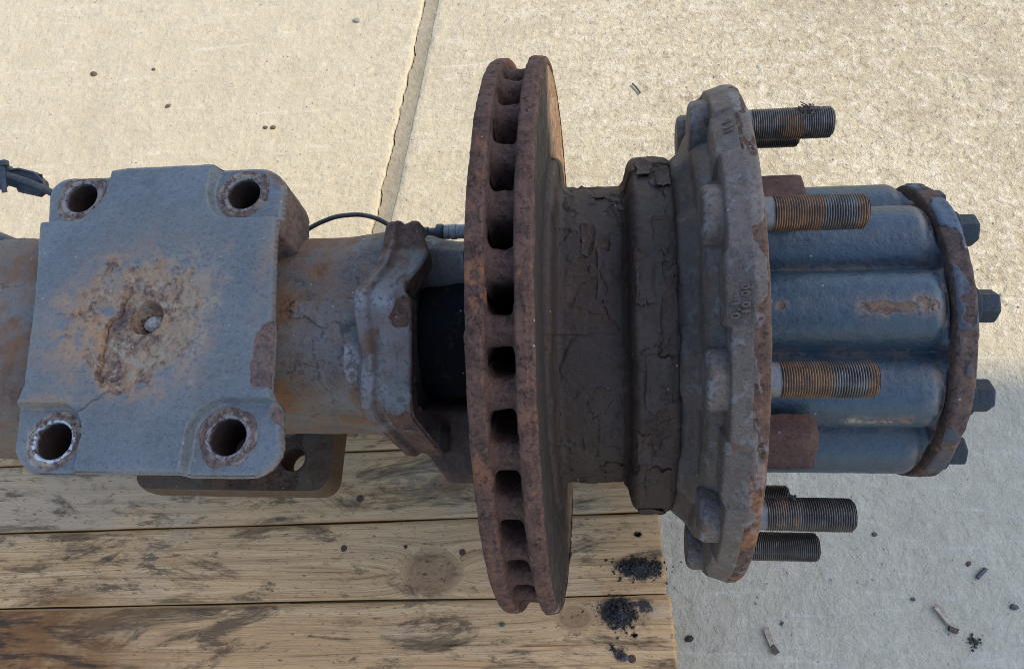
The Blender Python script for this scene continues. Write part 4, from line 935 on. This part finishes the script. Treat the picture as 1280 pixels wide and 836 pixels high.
# ---- fluted hub cover
BP = R_(-9.6)
def cover():
    nphi = 900; ph = np.linspace(0, 2*np.pi, nphi, endpoint=False); xs = np.concatenate([np.arange(.186, .303, .0016), np.arange(.303, .3235, .0007)])
    d = ((np.degrees(ph)+9.6+18) % 36)-18; d = np.abs(R_(1)*d)
    r0, rl = .0870, .0280
    lobe = np.where(r0*np.sin(d) < rl*.999, r0*np.cos(d)+np.sqrt(np.maximum(rl**2-(r0*np.sin(d))**2, 0)), 0)
    X = xs[None].repeat(nphi, 0); val = .0940
    k = .0045; lo = np.maximum(lobe, .05)
    hh = np.clip(.5+.5*(lo-val)/k, 0, 1); sm = lo*hh+val*(1-hh)+k*hh*(1-hh)
    end = sst(.306, .3205, X)                    # the flutes round off before the end plate
    sh = np.sqrt(np.maximum(1-np.clip((X-.309)/.0125, 0, 1)**2, 0))
    Rr = (.0965+(sm[:, None]-.0965)*np.clip(sh*1.0, 0, 1))
    fil = np.clip((X-.3135)/.0085, 0, 1)**3*.0085; Rr = Rr+fil*(Rr < .108)
    p = ph[:, None]+0*X; P0 = axpos(X, Rr, p)
    h = (fbm(P0, 130, 3, 801)-.5)*.0005+(fbm(P0, 420, 3, 802)-.5)*.00028
    phd = np.degrees(np.angle(np.exp(1j*p)))
    rust = 0*X; stain = 0*X; pale = 0*X
    # scraped streaks along the crests
    for (c, x0_, x1_, wd, amp) in [(-54.5, .245, .312, 2.2, .95), (-13.0+5.0, .262, .312, 2.3, .95), (32.5, .262, .300, 1.6, .62), (-9.0, .2105, .2145, 1.6, .9), (-10.0, .298, .306, 2, .9), (33.5, .266, .270, 1.7, .9), (33.5, .279, .283, 1.6, .9)]:
        n = fbm(np.stack([X*2, p*.1, 0*X], -1), 60, 3, 810+int(c)); m = np.exp(-((phd-c-(n-.5)*3)/wd)**2)*sst(x0_-.004, x0_+.002, X)*sst(x1_+.003, x1_-.002, X)
        rust = np.maximum(rust, m*amp*sst(.46, .53, fbm(P0, 85, 4, 820))); stain = np.maximum(stain, .7*np.sqrt(np.maximum(m, 0)))
    pale = np.maximum(pale, .8*np.exp(-((phd-32.5)/1.6)**2)*sst(.252, .26, X)*sst(.312, .305, X)*sst(.45, .55, fbm(P0, 60, 3, 822)))
    specks = sst(.70, .735, fbm(P0, 170, 2, 823)); pale = pale*1.0
    stain = np.maximum(stain, .42*sst(.101, .095, Rr)*sst(.4, .6, fbm(P0, 45, 4, 829))); stain = np.maximum(stain, .65*sst(.302, .318, X)*sst(.35, .6, fbm(P0, 50, 3, 824))); stain = np.maximum(stain, .5*sst(48, 75, phd)*sst(.285, .315, X))
    h -= .0006*sst(.45, .55, rust)
    N = outward(P0, gnormal(P0)); P = P0+N*h[..., None]
    dark = .4*sst(.306, .320, X)*(Rr < .105)
    part('hub_cover', mesh_grids('hub_cover', [(P, True, False, {'rust': rust, 'stain': stain, 'pale': pale, 'dark': dark})], M['cover'], 60))
    # end plate
    x, r, p, _ = lathe([(.3215, .085), (.3218, .1105), (.3226, .1131), (.3246, .1143), (.3345, .1143), (.3362, .1132), (.3368, .1108), (.3368, .001)], .0010, 760, soft=2)
    d = ((np.degrees(p)+9.6+18) % 36)-18; r = r+.0008*np.cos(np.radians(d)*10)*sst(.10, .112, r)
    P0 = axpos(x, r, p); q2 = np.stack([p*.113, x, x*0], -1); rim = sst(.112, .1138, r)
    fl = sst(.49, .51, fbm(q2*[1, 1.5, 1], 42, 4, 831)); h = -.0008*fl*rim+(fbm(P0, 160, 3, 832)-.5)*.0010
    phd = np.degrees(np.angle(np.exp(1j*p)))
    N = outward(P0, gnormal(P0)); P = P0+N*h[..., None]
    part('end_plate', mesh_grids('end_plate', [(P, True, False, {'rust': .05+.8*fl*rim+.45*(1-rim), 'pale': .9*(1-fl)*rim*sst(10, -40, phd), 'stain': .5*sst(.45, .6, fbm(P0, 70, 3, 833))*sst(-20, 20, phd)})], M['endplate'], 45))
cover()
def bolt_mesh(seed, turn):
    n = 72; t = np.linspace(0, 2*np.pi, n, endpoint=False)
    hexr = .0098/np.cos((t+turn) % (np.pi/3)-np.pi/6)
    prof = [(-.001, .0138, 0), (.0022, .0138, 0), (.0030, .0130, 0), (.0031, .0112, .6), (.0033, 1, 1), (.0128, 1, 1), (.0148, .985, 1), (.0160, .90, .8), (.0164, .70, .3), (.0164, .001, 0)]
    P = np.array([[(x, (hexr[i]*(rf if k else 0)+(0 if k else rf))*math.cos(t[i]), (hexr[i]*(rf if k else 0)+(0 if k else rf))*math.sin(t[i])) for i in range(n)] if rf > .1 or k else [(x, rf*math.cos(a), rf*math.sin(a)) for a in t] for x, rf, k in prof])
    # chamfer: round the hex corners towards the top
    rr = np.hypot(P[..., 1], P[..., 2]); cap = np.array([.1, .1, .1, .0118, .1, .1, .0111, .0100, .0080, .1])[:, None]; sc = np.minimum(1, cap/np.maximum(rr, 1e-9)); P[..., 1] *= sc; P[..., 2] *= sc
    return mesh_grids('cover_bolt', [(P, False, True, {'rust': .25*sst(.6, .7, fbm(P+seed, 150, 3, seed)), 'stain': 0*P[..., 0]})], M['bolt'], 28)
BM = [bolt_mesh(851+i, i*.35) for i in range(3)]
for k in range(10):
    a = TAU+BP+k*R_(36); part('cover_bolt', BM[k % 3], None, (.3366, -.0985*math.sin(a), OZ[2]+.0985*math.cos(a)), (a, 0, 0))

# ================================================================== CABLES
def P3(x, v, u): y, z = VU(v, u); return (x, y, H+z)
o = link('cable', mesh_grids('cable', [(tube_grid([P3(-.215, .070, -.03), P3(-.1846, .0925, -.03), P3(-.165, .1035, -.03), P3(-.1466, .1100, -.03), P3(-.1242, .1112, -.03), P3(-.108, .1070, -.03), P3(-.0946, .0990, -.03), P3(-.07, .075, -.03)], .0021, 12, .003), False, True, None)], M['rubber']))
thing(o, 'thin black cable arching over the axle tube beside the grey pad', 'cable')
sensor = empty('speed_sensor', P3(-.03, .0915, -.02)); thing(sensor, 'small black and silver sensor plug tucked behind the brake disc', 'sensor')
def cyl(name, prof, mat, loc, n=28):
    t = np.linspace(0, 2*np.pi, n, endpoint=False); P = np.array([[(px, r*math.cos(a), r*math.sin(a)) for a in t] for px, r in prof]); return link(name, mesh_grids(name, [(P, False, True, None)], mat, 35), sensor, loc)
cyl('metal_sleeve', [(-.0145, .001), (-.0145, .0058), (-.014, .0064), (-.010, .0064), (-.0096, .0058), (-.0090, .0058), (-.0086, .0068), (-.004, .0068), (-.0035, .0062), (.03, .0062), (.03, .001)], M['zinc'], (0, 0, 0))
cyl('plug_cap', [(-.0215, .001), (-.0215, .0068), (-.0205, .0073), (-.0165, .0073), (-.0155, .0066), (-.0148, .0062), (-.0148, .001)], M['plastic'], (0, 0, 0))
cyl('plug_body', [(-.0325, .001), (-.0325, .0046), (-.0318, .0050), (-.0290, .0050), (-.0284, .0040), (-.0218, .0042), (-.0218, .001)], M['plastic'], (0, 0, 0))
# cable run entering from the left: flat plastic cover, the cable on it and a cable tie
def cover_strip():
    pts = [(-.62, .1625), (-.445, .1590), (-.4295, .1560), (-.4275, .1530), (-.4190, .1535), (-.4040, .1495), (-.3945, .1405), (-.3935, .1330), (-.4010, .1275), (-.4200, .1320), (-.4215, .1355), (-.4330, .1390), (-.4375, .1355), (-.62, .1390)]
    c = np.array(pts); c = resample(np.concatenate([c, c[:1]]), .0015)[:-1]; ctr = c.mean(0)
    lv = [(-.004, 1.0), (.000, 1.0), (.0012, .0), (.0008, -.003), (.0002, -.006)]
    d = c-np.roll(c, 1, 0); d2 = np.roll(c, -1, 0)-np.roll(c, 1, 0); nn = np.stack([-d2[:, 1], d2[:, 0]], 1); nn /= np.linalg.norm(nn, axis=1, keepdims=True)
    if ((c-ctr)*nn).sum() > 0: nn = -nn
    G = []
    for u, inn in [(-.0045, .0), (.0008, .0), (.0014, .0006), (.0012, .0018), (-.0004, .0024), (-.0006, .0040)]:
        q = c+nn*inn; yz = VU(q[:, 1], .02+u); G.append(np.stack([q[:, 0], yz[:, 0], yz[:, 1]+H], -1))
    G = np.array(G); n = len(c); m = n//2
    # close the floor by bridging the inner loop across
    fl = G[-1]; mid = np.repeat(fl.mean(0)[None], n, 0); G = np.concatenate([G, ((fl+ (fl*[1, 0, 0]+fl.mean(0)*[0, 1, 1]))/2)[None], (fl*[1, 0, 0]+fl.mean(0)*[0, 1, 1]+np.array([0, 0, 0]))[None]], 0)
    o = link('cable_cover', mesh_grids('cable_cover', [(G, False, True, None)], M['plastic'], 40)); return o
cc = thing(cover_strip(), 'flat black plastic cable cover entering from the left edge above the axle', 'cable cover')
o = link('cable', mesh_grids('cable', [(tube_grid([P3(-.66, .158, .024), P3(-.50, .155, .024), P3(-.438, .1485, .024), P3(-.42, .1445, .024), P3(-.40, .137, .0235), P3(-.385, .129, .020), P3(-.36, .11, .00), P3(-.33, .08, -.03)], .0032, 12, .004), False, True, None)], M['rubber']))
thing(o, 'black cable lying in the plastic cover at the left edge', 'cable')
tie = empty('cable_tie', P3(-.4275, .147, .028)); thing(tie, 'black cable tie wrapped round the plastic cable cover', 'cable tie')
V, F = bevel_box(.0062, .0052, .0062, .0012); link('tie_head', mesh_polys('tie_head', V, F, M['plastic']), tie, (.0005, .0085, .0035), (TAU, 0, .15))
V, F = bevel_box(.0050, .0260, .0012, .0004); link('tie_strap', mesh_polys('tie_strap', V, F, M['plastic']), tie, (0, -.004, -.0005), (TAU, 0, .12))
o = link('hose', mesh_grids('hose', [(tube_grid([P3(-.70, .089, .0), P3(-.50, .089, .0), P3(-.456, .088, .0), P3(-.447, .085, -.002), P3(-.441, .078, -.01)], np.array([.0125, .0125, .0125, .011, .006]), 18), False, True, None)], M['plastic']))
thing(o, 'dark rounded hose end lying on the axle at the left edge', 'hose')

# ================================================================== LOOSE BITS
o = crumbs('dirt_clump', 420, (.028, .011), .0022, M['dirt'], 21, .009, loc=(.1240, -.1636, PT)); thing(o, 'larger black greasy crumb heap at the right edge of the pallet', 'dirt', 'dirt heaps on the pallet')
o = crumbs('dirt_clump', 380, (.017, .018), .0022, M['dirt'], 22, .008, loc=(.1045, -.2055, PT)); thing(o, 'black greasy crumb heap on the nearest pallet board below the disc', 'dirt', 'dirt heaps on the pallet')
o = crumbs('dirt_clump', 40, (.008, .006), .0015, M['dirt'], 23, .003, loc=(.0985, -.2400, PT)); thing(o, 'small smear of black crumbs near the bottom right of the pallet', 'dirt', 'dirt heaps on the pallet')
o = pebble('pebble', .0042, .0032, .0026, M['pebble'], 31, (.1085, -.2475, PT), .4); thing(o, 'dark pebble on the pallet near its lower right corner', 'pebble')
o = pebble('pebble', .0028, .0022, .002, M['pebble'], 32, (-.0118, -.2209, PT), .2); thing(o, 'tiny dark pebble on the pallet just below the brake disc', 'pebble')
a = TAU+PH0-R_(72); sc_ = (.2385, -.1675*math.sin(a), H+.1675*math.cos(a))
o = crumbs('dirt_clump', 150, (.010, .006), .0016, M['soil'], 24, .003, loc=(sc_[0]-.0015, sc_[1]+.003, sc_[2]+.0098)); thing(o, 'dry soil crumbs stuck on the topmost wheel stud', 'dirt')
o = link('twig', mesh_grids('twig', [(tube_grid([(.232, sc_[1]+.008, sc_[2]+.0135), (.2355, sc_[1]+.004, sc_[2]+.0150), (.240, sc_[1]+.0015, sc_[2]+.0128)], .00035, 6), False, True, None)], M['bark'])); thing(o, 'hair-thin dark twig on the soil of the topmost stud', 'twig')
for i, (kx, lab) in enumerate(((1, 'greasy lump in the threads of the lower stud with the rusty collar'), (2, 'greasy lump in the threads of the lowest wheel stud'))):
    a = TAU+PH0+R_(36*kx); r0 = .1675; dv = Vector((0, math.cos(TAU), math.sin(TAU)))
    q = Vector((.2165 if kx == 1 else .2060, -r0*math.sin(a), H+r0*math.cos(a)))+dv*.0098+Vector((0, -math.sin(TAU), math.cos(TAU)))*.003
    o = crumbs('grease_lump', 70, (.006, .003), .0016, M['dirt'], 26+i, .002, loc=q); thing(o, lab, 'grease', 'grease lumps on the wheel studs')
def twig(pts, r, label, mat='bark'):
    o = link('twig', mesh_grids('twig', [(tube_grid(pts, r, 8, .003), False, True, None)], M[mat])); thing(o, label, 'twig')
twig([(.1345, .5525, .0035), (.139, .5475, .004), (.1435, .5395, .0035), (.1460, .5345, .003)], .0014, 'short curved twig on the sunlit concrete above the wheel flange', 'pebble')
def chip(X, Y, l, wd, rz, mat, label, seed):
    V, F = bevel_box(l, wd, .004, .001, .0008, seed); o = link('wood_chip', mesh_polys('wood_chip', V, F, M[mat]), None, (X, Y, .0025), (.05, .08, rz)); thing(o, label, 'wood chip', 'chips lying on the shaded concrete')
chip(.2705, -.2205, .021, .006, -1.25, 'chip', 'pale split wood chip on the shaded concrete beside the pallet edge', 1)
chip(.2755, -.2325, .010, .005, -1.0, 'bark', 'small brown chip touching the lower end of the pale split chip', 2)
chip(.4575, -.1905, .022, .006, -.95, 'chip', 'long pale-tipped chip on the shaded concrete near the lower right corner', 3)
chip(.4665, -.2055, .010, .005, -.4, 'bark', 'dark chip just below the long pale-tipped chip', 4)
chip(.5065, -.1455, .016, .004, .75, 'pebble', 'dark grey sliver on the shaded concrete right of the hub cover end', 5)
for i, (X, Y, s, m, lab) in enumerate([(-.6129, .5571, .0055, 'bark', 'dark speck of stone on the sunlit slab, lower of the pair at upper left'), (-.7624, .6316, .0075, 'bark', 'brown stone flake on the sunlit slab furthest to the upper left'), (-.655, .634, .0045, 'bark', 'small dark stone right of the upper left flake on the sunlit slab'),
        (-.4251, .5047, .0055, 'bark', 'right one of two brown specks side by side on the sunlit slab above the pad'), (-.4384, .5054, .005, 'bark', 'left one of two brown specks side by side on the sunlit slab above the pad'), (-.3126, .7119, .008, 'stone', 'grey flat stone at the top of the sunlit slab left of the joint'),
        (.3095, -.0054, .0035, 'pebble', 'dark pebble in the shade right below the blue hub cover'), (.1827, -.2248, .006, 'dirt', 'black crumb in the shade close to the pallet end'), (.5337, -.18, .0055, 'pebble', 'dark pebble nearest the right edge in the shade'), (.3980, -.105, .0040, 'pebble', 'dark pebble in the middle of the shaded concrete'),
        (.4952, -.1350, .004, 'bark', 'brown crumb at the upper end of the dark grey sliver'), (.4300, -.175, .0035, 'pebble', 'dark pebble up left of the long pale-tipped chip'), (.2860, -.2050, .003, 'pebble', 'tiny dark pebble right of the pale split chip')]):
    o = pebble('pebble', s*.85, s*.6, s*.35, M[m], 60+i, (X, Y, .0002), RNG.uniform(-.5, .8)); thing(o, lab, 'pebble', 'pebbles scattered over the concrete')
o = crumbs('dirt_clump', 40, (.012, .009), .0022, M['dirt'], 91, .002, loc=(.487, -.2165, .0005)); thing(o, 'dark crumbs scattered on the concrete at the lower right corner', 'dirt')
def grit():
    V = []; F = []
    fc = [(0, 2, 4), (2, 1, 4), (1, 3, 4), (3, 0, 4), (2, 0, 5), (1, 2, 5), (3, 1, 5), (0, 3, 5)]
    rr = random.Random(5)
    for i in range(5200):
        X, Y = rr.uniform(-1.15, 1.0), rr.uniform(-.4, .95)
        if -.3 < X < .3 and -.1 < Y < .1: continue
        s = .0006+.0016*rr.random()**5; o_ = len(V); t = rr.uniform(0, 6.28); c, sn = math.cos(t), math.sin(t)
        for b in [(1, 0, 0), (-1, 0, 0), (0, .8, 0), (0, -.7, 0), (0, 0, .6), (0, 0, -.3)]:
            k = s*rr.uniform(.6, 1.3); V.append((X+k*(b[0]*c-b[1]*sn), Y+k*(b[0]*sn+b[1]*c), k*b[2]+s*.3))
        F += [tuple(o_+k for k in f) for f in fc]
    o = link('grit', mesh_polys('grit', V, F, M['stone'], False)); o['kind'] = 'stuff'; o['label'] = 'fine grit scattered over the concrete yard'; o['category'] = 'grit'
grit()
